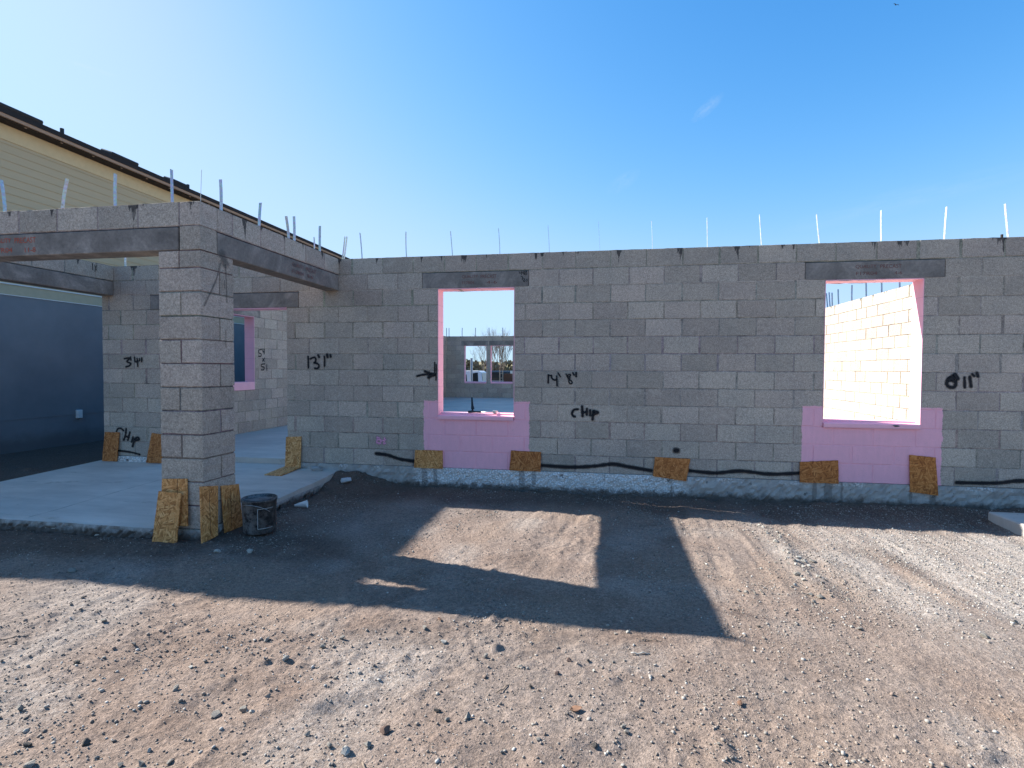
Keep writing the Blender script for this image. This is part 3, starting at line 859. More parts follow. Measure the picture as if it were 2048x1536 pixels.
def spray(name, strokes, axis, plane, sgn, mat, parent, soft=0.75, k=1.0):
    """ribbons of paint lying on a wall face: axis 1 = face in x/z, axis 0 = face in y/z"""
    V, F, A = [], [], []
    d = 0.003
    for (pts, w) in strokes:
        w *= k
        P = smooth(pts)
        hw = w / 2
        cols = [(-hw * (1 + soft), 0.0), (-hw * 0.75, 0.62), (0.0, 1.0), (hw * 0.75, 0.62), (hw * (1 + soft), 0.0)]
        def put(u, z, a):
            off = plane + sgn * d
            V.append((u, off, z) if axis == 1 else (off, u, z)); A.append(a)
            return len(V) - 1
        rows = []
        for i, (u, z) in enumerate(P):
            a, b = P[max(i - 1, 0)], P[min(i + 1, len(P) - 1)]
            tx, tz = b[0] - a[0], b[1] - a[1]
            L = math.hypot(tx, tz) or 1
            nx_, nz_ = -tz / L, tx / L
            wob = random.uniform(0.86, 1.14)
            rows.append([put(u + nx_ * c * wob, z + nz_ * c * wob, al) for (c, al) in cols])
            d += 0.00002
        for r0, r1 in zip(rows[:-1], rows[1:]):
            for i in range(4):
                F.append((r0[i], r0[i + 1], r1[i + 1], r1[i]))
        for (end, nb) in ((0, 1), (-1, -2)):
            d += 0.0002
            u, z = P[end]
            ang = math.atan2(z - P[nb][1], u - P[nb][0])
            c0 = put(u, z, 1.0)
            mid, outer = [], []
            for q in range(9):
                th = ang - math.pi / 2 + math.pi * q / 8
                mid.append(put(u + math.cos(th) * hw * 0.75, z + math.sin(th) * hw * 0.75, 0.62))
                outer.append(put(u + math.cos(th) * hw * (1 + soft), z + math.sin(th) * hw * (1 + soft), 0.0))
            for q in range(8):
                F.append((c0, mid[q], mid[q + 1]))
                F.append((mid[q], outer[q], outer[q + 1], mid[q + 1]))
        d += 0.0003
    me = bpy.data.meshes.new(name)
    me.from_pydata(V, [], F)
    me.materials.append(mat)
    ca = me.color_attributes.new('bc', 'FLOAT_COLOR', 'POINT')
    ca.data.foreach_set('color', [q for a in A for q in (a, a, a, 1.0)])
    o = bpy.data.objects.new(name, me)
    COL.objects.link(o)
    o.parent = parent
    return o

for key in ('13_1', 'arrow', '14_8', 'chip_r', '3_4', 'chip_l', '8_11'):
    spray('spray_lettering', STROKES[key], 1, 0.0, -1, M['spray'], front, k=1.5 if key == '14_8' else 1.15)
for s_ in STROKES['lines']:
    spray('spray_line', [s_], 1, 0.0, -1, M['spray'], front, soft=0.9)
spray('spray_lettering', STROKES['pinkbt'], 1, 0.0, -1, M['pinkspray'], front)
spray('spray_lettering', STROKES['54x51'], 0, XL + TH, 1, M['spray'], wl, soft=0.25, k=1.5)
spray('marker_lettering', STROKES['1x'], 0, XL + TH, 1, M['spray'], wl, soft=0.2, k=1.4)
spray('marker_lettering', STROKES['4413'], 1, 0.0, -1, M['spray'], lin1, soft=0.2, k=1.15)
spray('damp_stain', STROKES['stain'], 0, CX1, 1, M['damp'], col_r, soft=0.6, k=1.35)

def slab_crack(pts, w):
    V, F, A = [], [], []
    P = smooth(pts)
    for i, (x, y) in enumerate(P):
        a, b = P[max(i - 1, 0)], P[min(i + 1, len(P) - 1)]
        L = math.hypot(b[0] - a[0], b[1] - a[1])
        nx, ny = -(b[1] - a[1]) / L, (b[0] - a[0]) / L
        q = w * random.uniform(0.5, 1.4)
        for (c, al) in ((-q, 0.0), (0, random.uniform(0.45, 0.9)), (q, 0.0)):
            V.append((x + nx * c, y + ny * c, pz(y + ny * c) + 0.003)); A.append(al)
        if i:
            for k in range(2):
                F.append((3 * i - 3 + k, 3 * i - 2 + k, 3 * i + 1 + k, 3 * i + k))
    me = bpy.data.meshes.new('crack')
    me.from_pydata(V, [], F); me.materials.append(M['damp'])
    ca = me.color_attributes.new('bc', 'FLOAT_COLOR', 'POINT')
    ca.data.foreach_set('color', [q for a in A for q in (a, a, a, 1.0)])
    o = bpy.data.objects.new('crack', me); COL.objects.link(o); o.parent = ps
slab_crack([(-4.071, -2.36), (-4.055, -2.09), (-4.072, -1.71), (-4.075, -1.28), (-4.056, -0.82), (-4.06, -0.4)], 0.014)

def lettering(text, size, wx, loc, rot, mat, parent, width):
    words = text.split()
    if len(words) > 1:
        pos = 0
        per = width / len(text)
        for wd in words:
            i = text.index(wd, pos)
            v = Vector((i * per, 0, 0)); v.rotate(Matrix.Rotation(rot[2], 3, 'Z'))
            lettering(wd, size, wx, Vector(loc) + v, rot, mat, parent, per * len(wd) * 0.97)
            pos = i + len(wd)
        return
    cu = bpy.data.curves.new('stencil', 'FONT')
    cu.body = text
    cu.size = 1.0
    tmp = bpy.data.objects.new('stencil', cu)
    COL.objects.link(tmp)
    bpy.context.view_layer.update()
    dg = bpy.context.evaluated_depsgraph_get()
    me = bpy.data.meshes.new_from_object(tmp.evaluated_get(dg))
    bpy.data.objects.remove(tmp)
    bpy.data.curves.remove(cu)
    xs_ = [v.co.x for v in me.vertices]; ys_ = [v.co.y for v in me.vertices]
    sx = width / (max(xs_) - min(xs_)); sy = size / (max(ys_) - min(ys_))
    rr_ = random.Random(len(text))
    for v in me.vertices:
        v.co.x = (v.co.x - min(xs_)) * sx
        v.co.y = (v.co.y - min(ys_)) * sy
    me.materials.clear(); me.materials.append(mat)
    o = bpy.data.objects.new('stencil_lettering', me)
    COL.objects.link(o)
    o.location = loc
    o.rotation_euler = rot
    o.parent = parent
    return o

FR = (R(90), 0, 0)
lettering('QUALITY PRECAST', 0.042, 1, (-0.585, -0.0045, 2.352), FR, M['faint'], lin1, 0.44)
lettering('F17R04', 0.036, 1, (-0.585, -0.0045, 2.282), FR, M['faint'], lin1, 0.155)
lettering('4-6', 0.036, 1, (-0.275, -0.0045, 2.282), FR, M['faint'], lin1, 0.13)
lettering('QUALITY PRECAST', 0.042, 1, (3.855, -0.0045, 2.350), FR, M['faint'], lin2, 0.46)
lettering('F17R04', 0.036, 1, (3.860, -0.0045, 2.280), FR, M['faint'], lin2, 0.21)
lettering('4-6', 0.036, 1, (4.24, -0.0045, 2.280), FR, M['faint'], lin2, 0.075)
lettering('QUALITY PRECAST', 0.048, 1, (-4.36, CY0 - 0.005, 2.352), FR, M['red'], lfront, 0.50)
lettering('F17R04', 0.042, 1, (-4.36, CY0 - 0.005, 2.272), FR, M['red'], lfront, 0.24)
lettering('11-8', 0.042, 1, (-3.985, CY0 - 0.005, 2.268), FR, M['red'], lfront, 0.115)
SR = (R(90), 0, R(90))
lettering('QUALITY PRECAST', 0.045, 1, (CX1 + 0.005, -1.06, 2.35), SR, M['faint'], lside, 0.50)
lettering('F17R04  8-6', 0.040, 1, (CX1 + 0.005, -1.06, 2.28), SR, M['faint'], lside, 0.42)

# ------------------------------------------------------------------ ground
def hashgrid(seed):
    return np.random.default_rng(seed).random((256, 256))
_T = {}
def vnoise(x, y, sc_, seed):
    if seed not in _T:
        _T[seed] = hashgrid(seed)
    T = _T[seed]
    x = np.asarray(x, float) / sc_; y = np.asarray(y, float) / sc_
    xi = np.floor(x).astype(int); yi = np.floor(y).astype(int)
    fx = x - xi; fy = y - yi
    fx = fx * fx * (3 - 2 * fx); fy = fy * fy * (3 - 2 * fy)
    a = T[xi & 255, yi & 255]; b = T[(xi + 1) & 255, yi & 255]; c = T[xi & 255, (yi + 1) & 255]; d = T[(xi + 1) & 255, (yi + 1) & 255]
    return (a * (1 - fx) + b * fx) * (1 - fy) + (c * (1 - fx) + d * fx) * fy - 0.5
def ss(v, a, b):
    t = np.clip((np.asarray(v, float) - a) / (b - a), 0, 1)
    return t * t * (3 - 2 * t)

def track_coords(x, y):
    # tyre tracks swing from the wall towards the lower right
    th = -0.10 + 0.16 * np.clip((x - 1.0) / 2.5, -0.5, 1.2)
    cx_, cy_ = np.sin(th), -np.cos(th)
    along = x * cx_ + y * cy_
    across = x * np.cos(th) + y * np.sin(th)
    return along, across

def ground_z(x, y, fine=True):
    x = np.asarray(x, float); y = np.asarray(y, float)
    z = np.full(x.shape, -0.255)
    # soil banked against the house
    z += 0.115 * ss(y, -0.75, -0.05) * ss(x, -1.2, -2.1) * ss(x, -2.6, -2.2)
    z += 0.035 * ss(y, -0.7, -0.1) * ss(x, 3.3, 4.6)
    z += 0.02 * ss(x, -5.9, -7.5)
    z += 0.03 * ss(y, -2.2, -2.9) * ss(x, -2.3, -2.6) * 0
    z -= 0.52 * ss(y, 17, 23.5)
    if fine:
        near = ss(np.hypot(x - 0.5, y + 2.5), 14, 7)
        shade = ss(y, -0.1, -0.6)
        n = 0.028 * vnoise(x, y, 1.1, 1) + 0.011 * vnoise(x + 3, y, 0.42, 2)
        rough = 0.55 + 0.9 * ss(vnoise(x, y, 0.9, 9), -0.05, 0.25) + 0.45 * ss(y, -3.0, -3.8)
        n += rough * (0.009 * vnoise(x, y + 5, 0.16, 3) + 0.0085 * vnoise(x, y, 0.07, 4) + 0.008 * vnoise(x + 9, y, 0.034, 5))
        # clods: raised lumps only
        cl = vnoise(x, y, 0.085, 6) + 0.5 * vnoise(x, y, 0.045, 7)
        n += rough * 0.012 * np.clip(cl - 0.27, 0, 1) * 3.0 * ss(vnoise(x, y, 0.7, 8), -0.12, 0.2)
        al, ac = track_coords(x, y)
        tr = ss(x, 0.0, 0.6) * ss(y, -3.2, -2.5)
        n += tr * (0.022 * vnoise(ac, al * 0.10, 0.11, 12) + 0.011 * vnoise(ac, al * 0.12, 0.04, 13))
        # rubble ridge
        n += 0.022 * np.exp(-((x - 2.62 + 0.05 * np.sin(y * 5)) / 0.10) ** 2) * ss(y, -2.75, -2.45) * ss(y, -0.9, -1.2)
        # scuffed foot prints
        for (fx, fy, fr, dp) in ((-0.53, -4.33, 0.13, 0.022), (0.10, -4.30, 0.13, 0.025), (-1.15, -4.02, 0.16, 0.018), (0.35, -3.93, 0.12, 0.016), (1.2, -4.4, 0.13, 0.02), (-2.4, -3.5, 0.14, 0.018), (0.75, -4.45, 0.10, 0.016)):
            q = np.hypot((x - fx) / 1.35, y - fy) / fr
            n += -dp * np.exp(-q ** 4) + dp * 0.5 * np.exp(-((q - 1.25) / 0.22) ** 2) * (0.5 + vnoise(x, y, 0.1, 15))
        # dug edge along the porch slab and clods beside it
        n += 0.028 * np.clip(vnoise(x, y, 0.11, 16) + 0.1, 0, 1) * ss(np.abs(y + 2.62), 0.35, 0.05) * ss(x, -1.6, -2.3)
        n += 0.05 * np.clip(vnoise(x, y, 0.14, 17) + 0.15, 0, 1) * ss(np.abs(x + 2.08), 0.28, 0.04) * ss(y, -2.3, -1.7)
        n += 0.075 * np.clip(vnoise(x, y, 0.16, 18) + 0.6 * vnoise(x, y, 0.5, 19) + 0.12, 0, 1) * ss(np.abs(y + 0.10), 0.25, 0.03)
        # sand heap that shows in the beam's shade
        z = z + n * near
    inside = np.minimum(ss(x, XL - 0.02, XL + 0.08) * ss(x, XR + 0.02, XR - 0.08) * ss(y, -0.004, 0.05) * ss(y, YB + TH + 0.02, YB + 0.1), 1)
    porch = ss(x, PX0 - 0.01, PX0 + 0.06) * ss(x, PX1 + 0.01, PX1 - 0.05) * ss(y, PY0 - 0.01, PY0 + 0.05) * ss(y, 0.3, 0.2)
    k = np.maximum(inside, porch)
    return z * (1 - k) + (-0.42) * k

def axis_lines(a, b, step, outs_lo, outs_hi):
    core = list(np.arange(a, b + step * 0.5, step))
    lo = []
    p = a
    for (lim, st, grow) in outs_lo:
        while p > lim:
            p -= st; lo.append(p); st *= grow
    hi = []
    p = core[-1]
    for (lim, st, grow) in outs_hi:
        while p < lim:
            p += st; hi.append(p); st *= grow
    return np.array(lo[::-1] + core + hi)

gx = axis_lines(-4.6, 5.6, 0.0125, [(-9.0, 0.06, 1.0), (-20, 0.3, 1.06), (-600, 1.2, 1.35)], [(9.0, 0.1, 1.0), (600, 0.4, 1.35)])
gy = axis_lines(-5.1, 0.06, 0.0125, [(-8, 0.08, 1.0), (-600, 0.3, 1.35)], [(17.0, 0.35, 1.0), (26, 0.5, 1.0), (900, 1.0, 1.30)])
GX, GY = np.meshgrid(gx, gy, indexing='ij')
GZ = ground_z(GX, GY)
nx_, ny_ = len(gx), len(gy)
me = bpy.data.meshes.new('ground')
me.vertices.add(nx_ * ny_)
me.vertices.foreach_set('co', np.stack([GX, GY, GZ], -1).reshape(-1).astype(np.float32))
ii = np.arange((nx_ - 1) * (ny_ - 1))
i0 = (ii // (ny_ - 1)) * ny_ + ii % (ny_ - 1)
quads = np.stack([i0, i0 + ny_, i0 + ny_ + 1, i0 + 1], -1).astype(np.int32)
nf = len(quads)
me.loops.add(nf * 4)
me.loops.foreach_set('vertex_index', quads.reshape(-1))
me.polygons.add(nf)
me.polygons.foreach_set('loop_start', np.arange(0, nf * 4, 4, dtype=np.int32))
me.polygons.foreach_set('use_smooth', np.ones(nf, dtype=bool))
me.update(calc_edges=True)
# soil zones: r = pale crushed limerock, g = dark moist soil and painted shade near the house, b = smooth blown sand
al, ac = track_coords(GX, GY)
wr = ss(GX, 2.65, 3.25) * ss(GY, -3.9, -2.9) * ss(GY, -0.75, -1.2) * (0.85 + 1.3 * vnoise(ac, al * 0.10, 0.22, 21) + 0.6 * vnoise(GX, GY, 0.5, 22))
wr += 0.40 * ss(vnoise(GX, GY, 0.45, 23), 0.10, 0.38) * ss(GY, -0.8, -1.2) + 0.45 * ss(np.abs(GX - 2.62), 0.22, 0.05) * ss(GY, -2.7, -2.3)
wr += 0.5 * ss(np.hypot((GX - 0.0), (GY + 3.85) * 1.3), 0.5, 0.15) + 0.5 * ss(np.hypot(GX + 1.75, (GY + 2.55) * 1.6), 0.4, 0.1)
dk = ss(GX, -1.9, -2.3) * ss(GY, -3.1, -2.7) + 0.8 * ss(GX, -5.8, -6.2) + ss(GY, -0.95, -0.35) * 0.95 + 0.7 * ss(GX, -0.9, -1.6) * ss(GY, -2.95, -2.4)  # facade band and left zone also paint the shaded ground darker
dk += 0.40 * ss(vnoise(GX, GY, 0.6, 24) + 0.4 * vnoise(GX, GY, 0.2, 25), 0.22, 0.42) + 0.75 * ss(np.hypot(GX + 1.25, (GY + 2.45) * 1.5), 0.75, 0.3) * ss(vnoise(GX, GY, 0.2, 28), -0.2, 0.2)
sd = ss(vnoise(GX, GY, 0.8, 26) + 0.3 * vnoise(ac, al * 0.2, 0.2, 27), 0.02, 0.28)
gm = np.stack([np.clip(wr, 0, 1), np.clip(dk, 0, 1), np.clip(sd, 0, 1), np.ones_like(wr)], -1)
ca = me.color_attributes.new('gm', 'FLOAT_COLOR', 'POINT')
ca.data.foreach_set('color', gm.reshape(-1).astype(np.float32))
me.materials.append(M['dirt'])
ground = bpy.data.objects.new('ground', me)
COL.objects.link(ground)
ground['kind'] = 'structure'

# gravel: thousands of chips nobody could count
ico_bm = bmesh.new()
bmesh.ops.create_icosphere(ico_bm, subdivisions=1, radius=1.0)
ICO_V = np.array([v.co[:] for v in ico_bm.verts]); ICO_F = np.array([[v.index for v in f.verts] for f in ico_bm.faces])
ico_bm.free()
NP_ = 60000
px = RNG.uniform(-4.4, 5.6, NP_ * 4); py = RNG.uniform(-5.15, -0.10, NP_ * 4)
ok = ~((px < PX1 + 0.05) & (py > PY0 - 0.03))
dens = 0.16 + 1.0 * ss(vnoise(px, py, 0.55, 31) + 0.6 * vnoise(px, py, 0.17, 32), -0.02, 0.36) + 0.8 * ss(px, 2.5, 3.0) * ss(py, -3.4, -2.6) + 0.5 * ss(py, -3.2, -4.0)
ok &= RNG.random(NP_ * 4) < dens * 0.66
px, py = px[ok][:NP_], py[ok][:NP_]
n_ = len(px)
sz = np.clip(np.exp(RNG.normal(-5.70, 0.46, n_)), 0.0020, 0.0105)
pzv = ground_z(px, py) + sz * 0.36
base = ICO_V[None] * (1 + RNG.uniform(-0.28, 0.28, (n_, len(ICO_V), 1)))
sq = RNG.uniform(0.6, 1.25, (n_, 1, 3)); sq[:, :, 2] *= 0.75
ang = RNG.uniform(0, 6.28, n_)
base = base * sq * sz[:, None, None]
ca_, sa_ = np.cos(ang)[:, None], np.sin(ang)[:, None]
vx = base[:, :, 0] * ca_ - base[:, :, 1] * sa_ + px[:, None]
vy = base[:, :, 0] * sa_ + base[:, :, 1] * ca_ + py[:, None]
vz = base[:, :, 2] + pzv[:, None]
gv = np.stack([vx, vy, vz], -1).reshape(-1, 3)
gf = (ICO_F[None] + (np.arange(n_) * len(ICO_V))[:, None, None]).reshape(-1, 3)
me = bpy.data.meshes.new('gravel')
me.vertices.add(len(gv)); me.vertices.foreach_set('co', gv.reshape(-1).astype(np.float32))
me.loops.add(gf.size); me.loops.foreach_set('vertex_index', gf.reshape(-1).astype(np.int32))
me.polygons.add(len(gf)); me.polygons.foreach_set('loop_start', np.arange(0, gf.size, 3, dtype=np.int32))
me.update(calc_edges=True)
tn = RNG.random(n_)
pal = np.array([(0.255, 0.205, 0.165), (0.30, 0.265, 0.225), (0.42, 0.39, 0.345), (0.14, 0.12, 0.105), (0.22, 0.16, 0.125)])
white_ = 0.75 * ss(px, 2.75, 3.4) * ss(py, -3.6, -2.9) * ss(py, -0.6, -1.1)
tn = np.where(RNG.random(n_) < white_, RNG.uniform(0.6, 0.83, n_), tn)
pc = pal[np.searchsorted([0.48, 0.74, 0.83, 0.93], tn)] * RNG.uniform(0.8, 1.2, (n_, 1))
cc = np.concatenate([np.repeat(pc, len(ICO_V), 0), np.ones((n_ * len(ICO_V), 1))], 1)
ca = me.color_attributes.new('bc', 'FLOAT_COLOR', 'POINT')
ca.data.foreach_set('color', cc.reshape(-1).astype(np.float32))
me.materials.append(M['stone'])
gravel = bpy.data.objects.new('gravel', me)
COL.objects.link(gravel)
gravel['kind'] = 'stuff'
tag(gravel, 'fine grey and tan gravel chips scattered over the sandy soil', 'gravel')

def stone_mesh(name, seed, col, flat=0.7, npt=15):
    """an angular broken stone: hull of random points, chipped and roughened"""
    rr_ = random.Random(seed)
    bm = bmesh.new()
    for _ in range(npt):
        p = Vector((rr_.gauss(0, 1), rr_.gauss(0, 1), rr_.gauss(0, 1))).normalized() * rr_.uniform(0.40, 0.54)
        bm.verts.new(p)
    r_ = bmesh.ops.convex_hull(bm, input=bm.verts)
    bmesh.ops.delete(bm, geom=[g for g in r_['geom_interior'] if isinstance(g, bmesh.types.BMVert)], context='VERTS')
    bmesh.ops.bevel(bm, geom=list(bm.edges), offset=0.02, segments=1, affect='EDGES')
    bmesh.ops.triangulate(bm, faces=bm.faces)
    bmesh.ops.subdivide_edges(bm, edges=[e for e in bm.edges if e.calc_length() > 0.16], cuts=2, use_grid_fill=True)
    sx, sy = rr_.uniform(0.85, 1.3), rr_.uniform(0.7, 1.0)
    for v in bm.verts:
        v.co *= 1 + rr_.uniform(-0.05, 0.05)
        v.co.x *= sx; v.co.y *= sy; v.co.z *= flat
    me_ = bpy.data.meshes.new(name)
    bm.to_mesh(me_); bm.free()
    a_ = me_.color_attributes.new('bc', 'FLOAT_COLOR', 'POINT')
    a_.data.foreach_set('color', [q for _ in me_.vertices for q in (*col, 1.0)])
    me_.materials.append(M['stone'])
    return me_

TONES = {'g': (0.225, 0.20, 0.168), 'p': (0.36, 0.335, 0.29), 'd': (0.085, 0.072, 0.06), 'b': (0.15, 0.098, 0.075)}
SL = {'g': 'small grey stone lying on the sandy soil', 'p': 'small pale limestone lump lying on the sandy soil',
      'd': 'small dark stone lying on the sandy soil', 'b': 'small brown stone lying on the sandy soil'}
SG = {'g': 'grey stones on the soil', 'p': 'pale limestone lumps on the soil', 'd': 'dark stones on the soil', 'b': 'brown stones on the soil'}
rs_ = random.Random(99)
STONES = list(STONES)
for _ in range(48):
    STONES.append((2.60 + rs_.gauss(0, 0.09), rs_.uniform(-2.65, -1.0), rs_.choice((0.018, 0.024, 0.03, 0.042)), rs_.choice('ppgg')))
smesh = {t: [stone_mesh('stone', 50 + i * 7 + ord(t), TONES[t]) for i in range(5)] for t in TONES}
for i, (x, y, s_, t) in enumerate(STONES):
    o = bpy.data.objects.new('stone', smesh[t][i % 5])
    COL.objects.link(o)
    s_ *= 0.80
    o.location = (x, y, float(ground_z(np.array([x]), np.array([y]))[0]) + s_ * 0.20)
    o.scale = (s_, s_, s_)
    o.rotation_euler = (random.uniform(-0.3, 0.3), random.uniform(-0.3, 0.3), random.uniform(0, 6.28))
    tag(o, SL[t], 'stone', SG[t])

def lone_stone(name, label, cat, x, y, z, s_, col, flat, seed, rz=0.0):
    o = bpy.data.objects.new(name, stone_mesh(name, seed, col, flat, 18))
    COL.objects.link(o)
    o.location = (x, y, z); o.scale = (s_, s_, s_) if not isinstance(s_, tuple) else s_
    o.rotation_euler = (0, 0, rz)
    return tag(o, label, cat)
lone_stone('concrete_chunk', 'flat broken piece of concrete at the wall foot on the porch slab', 'concrete chunk', -2.47, -0.09, -0.055, (0.27, 0.15, 0.11), (0.36, 0.37, 0.37), 0.75, 402, 0.1)
lone_stone('stone', 'white angular stone on dark soil beside the back corner of the porch slab', 'stone', -1.96, -0.33, -0.135, (0.155, 0.12, 0.13), (0.55, 0.56, 0.56), 0.75, 403, 0.4)

# litter
def leaf(x, y, s_, rz, label, mat='leafbrown'):
    n = 9
    V, F = [], []
    for i in range(n):
        t = i / (n - 1)
        w = math.sin(math.pi * t ** 0.8) * 0.32
        for k in (-1, 0, 1):
            V.append(((t - 0.5) * s_, k * w * s_, (0.10 * k * k + 0.18 * (t - 0.5) ** 2) * s_))
    for i in range(n - 1):
        for k in range(2):
            F.append((i * 3 + k, (i + 1) * 3 + k, (i + 1) * 3 + k + 1, i * 3 + k + 1))
    mb = MB(); mb.add(V, F)
    o = mb.build('dry_leaf', M[mat], None, True)
    o.location = (x, y, float(ground_z(np.array([x]), np.array([y]))[0]) + 0.007)
    o.rotation_euler = (0.15, -0.1, rz)
    sol = o.modifiers.new('thickness', 'SOLIDIFY'); sol.thickness = 0.0012
    return tag(o, label, 'leaf')
leaf(1.04, -4.10, 0.052, 0.2, 'brown dry leaf on bare sand at the bottom centre of the yard')
leaf(1.76, -3.93, 0.036, 1.2, 'small rust coloured dry leaf on sand right of the centre')
leaf(0.20, -3.42, 0.032, 2.2, 'reddish dry leaf among stones just outside the shadow of the porch')

def twig(x, y, L, rz, label, rad=0.0035, mat='twig'):
    mb = MB()
    pts, rads = [], []
    zz = float(ground_z(np.array([x]), np.array([y]))[0]) + 0.007
    for i in range(7):
        t = i / 6 - 0.5
        pts.append((t * L, 0.06 * L * math.sin(t * 5.0), 0.004 * math.sin(i * 2.0)))
        rads.append(rad * (1.0 - 0.45 * i / 6))
    mb.tube(pts, rads, 6)
    mb.tube([pts[3], (pts[3][0] + 0.16 * L, pts[3][1] + 0.12 * L, 0.006)], [rad * 0.6, rad * 0.3], 5)
    o = mb.build('twig', M[mat], None, True)
    o.location = (x, y, zz); o.rotation_euler = (0, 0.03, rz)
    return tag(o, label, 'twig')
twig(0.32, -4.62, 0.17, -0.8, 'pale dry twig on sand at the bottom edge left of the brown leaf', 0.004)
twig(-2.05, -4.04, 0.16, 0.5, 'dark twig on the sand near the left edge of the yard')
twig(1.42, -3.42, 0.11, -0.15, 'thin straight twig near the tip of the porch shadow')
twig(0.70, -4.0, 0.09, 0.9, 'short bent twig on sand beside a pale stone')
twig(1.35, -3.56, 0.10, 0.1, 'pale bleached splinter of wood on the sunlit sand', 0.004, 'pale')

# ------------------------------------------------------------------ boards
def board(label, corners, face, thick=0.011, kerf=None, tint=(1, 1, 1)):
    """an offcut of strand board from its four corners (counter-clockwise, seen from the front)"""
    P = [Vector(c) for c in corners]
    N = (P[1] - P[0]).cross(P[3] - P[0]).normalized()
    if N.dot(Vector(face)) < 0:
        N = -N
    cen = sum(P, Vector()) / 4
    X = ((P[1] - P[0]) + (P[2] - P[3])).normalized()
    Z = X.cross(-N).normalized() if False else N.cross(X).normalized()
    if Z.z < 0:
        Z = -Z
    Y = Z.cross(X)
    Mw = Matrix((X, Y, Z)).transposed()
    loc = [Mw.transposed() @ (p - cen) for p in P]
    mb = MB()
    ring = []
    k = 9
    for a, b in zip(loc, loc[1:] + loc[:1]):
        for i in range(k):
            q = a.lerp(b, i / k)
            j = 0.0 if i == 0 else random.uniform(-0.0022, 0.0022)
            ring.append((q.x + j, q.z + j))
    sgn = 1 if Y.dot(N) > 0 else -1
    fr = [(u, sgn * thick / 2, w) for (u, w) in ring]
    bk = [(u, -sgn * thick / 2, w) for (u, w) in ring]
    n = len(ring)
    mb.add(fr + bk, [tuple(range(n)), tuple(range(2 * n - 1, n - 1, -1))] + [(i, (i + 1) % n, (i + 1) % n + n, i + n) for i in range(n)], tint)
    if kerf:
        for (u0, w0, u1, w1) in kerf:
            q = MB()
            a, b = Vector((u0, 0, w0)), Vector((u1, 0, w1))
            d = (b - a).normalized(); s2 = Vector((d.z, 0, -d.x)) * 0.0022
            y_ = sgn * (thick / 2 + 0.0008)
            mb.add([(p.x, y_, p.z) for p in (a - s2, b - s2, b + s2, a + s2)], [(0, 1, 2, 3)], (0.05, 0.04, 0.035))
    bm = bmesh.new()
    o = mb.build('strand_board', M['osb'])
    bm.from_mesh(o.data); bmesh.ops.recalc_face_normals(bm, faces=bm.faces); bm.to_mesh(o.data); bm.free()
    o.matrix_world = Matrix.Translation(cen) @ Mw.to_4x4()
    return tag(o, label, 'board', 'strand board offcuts')

FN, SN = (0, -1, 0), (1, 0, 0)
def on_wall(label, quad, y0=-0.012, y1=-0.030, tint=(1, 1, 1), kerf=None):
    z_hi = max(q[1] for q in quad); z_lo = min(q[1] for q in quad)
    return board(label, [(x, y0 + (y1 - y0) * (z_hi - z) / (z_hi - z_lo), z) for (x, z) in quad], FN, tint=tint, kerf=kerf)
D = (0.74, 0.53, 0.40)
on_wall('brown strand board standing upright at the left end of the porch back wall', [(-5.777, -0.075), (-5.54, -0.075), (-5.524, .328), (-5.761, .329)], -0.012, -0.045, D)
on_wall('brown strand board leaning tilted on the porch back wall half behind the block column', [(-5.055, -.072), (-4.818, -.072), (-4.782, .311), (-5.003, .334)], -0.012, -0.06, D)
on_wall('upright tan strand board at the right door jamb of the porch', [(-2.98, -.068), (-2.757, -.068), (-2.755, .343), (-2.970, .331)], -0.012, -0.03)
on_wall('tan strand board fixed flat below the left pink window on its left side', [(-1.197, -.010), (-.823, -.010), (-.83, .216), (-1.19, .212)], tint=(1.0, 0.90, 0.80))
on_wall('brown strand board fixed level below the left pink window on its right side', [(.022, .002), (.404, -.002), (.408, .235), (.04, .242)], tint=D)
on_wall('brown strand board fixed crooked midway between the two pink windows', [(1.728, -.007), (2.10, -.051), (2.147, .207), (1.748, .217)], tint=(0.86, 0.60, 0.44))
on_wall('brown strand board fixed level at the lower left corner of the right pink patch', [(3.322, -.013), (3.718, -.014), (3.718, .242), (3.323, .212)], tint=(0.80, 0.55, 0.38))
on_wall('upright brown strand board at the lower right corner of the right pink patch', [(4.432, -.073), (4.704, -.104), (4.68, .306), (4.428, .325)], tint=(0.86, 0.60, 0.40))
T2 = (1.08, 0.97, 0.86)
board('narrow strand board with a short slit behind another board at the block column',
      [(-2.593, -2.455, -.115), (-2.322, -2.455, -.105), (-2.357, -2.418, .290), (-2.596, -2.418, .280)], FN, tint=T2, kerf=[(0.03, 0.08, 0.03, 0.198)])
board('wide pale strand board leaning in front at the left foot of the block column',
      [(-2.610, -2.520, -.245), (-2.376, -2.520, -.250), (-2.370, -2.472, .178), (-2.582, -2.472, .186)], FN, tint=T2)
board('strand board with a long vertical slit leaning at the corner foot of the block column',
      [(-2.165, -2.490, -.240), (-2.165, -2.300, -.225), (-2.205, -2.245, .198), (-2.205, -2.455, .237)], SN, tint=T2, kerf=[(0.0, -0.20, 0.0, 0.20)])
board('strand board with vertical slit leaning on the block column right beside the black bucket',
      [(-2.155, -2.225, -.225), (-2.155, -1.985, -.235), (-2.203, -1.977, .157), (-2.203, -2.205, .188)], SN, tint=(1.0, 0.88, 0.76), kerf=[(-0.02, -0.17, -0.015, 0.17)])
board('tan strand board lying on the porch slab in front of the door jamb',
      [(-2.985, -0.460, -.086), (-2.752, -0.460, -.086), (-2.752, -0.035, -.060), (-2.985, -0.035, -.060)], (0, 0, 1))

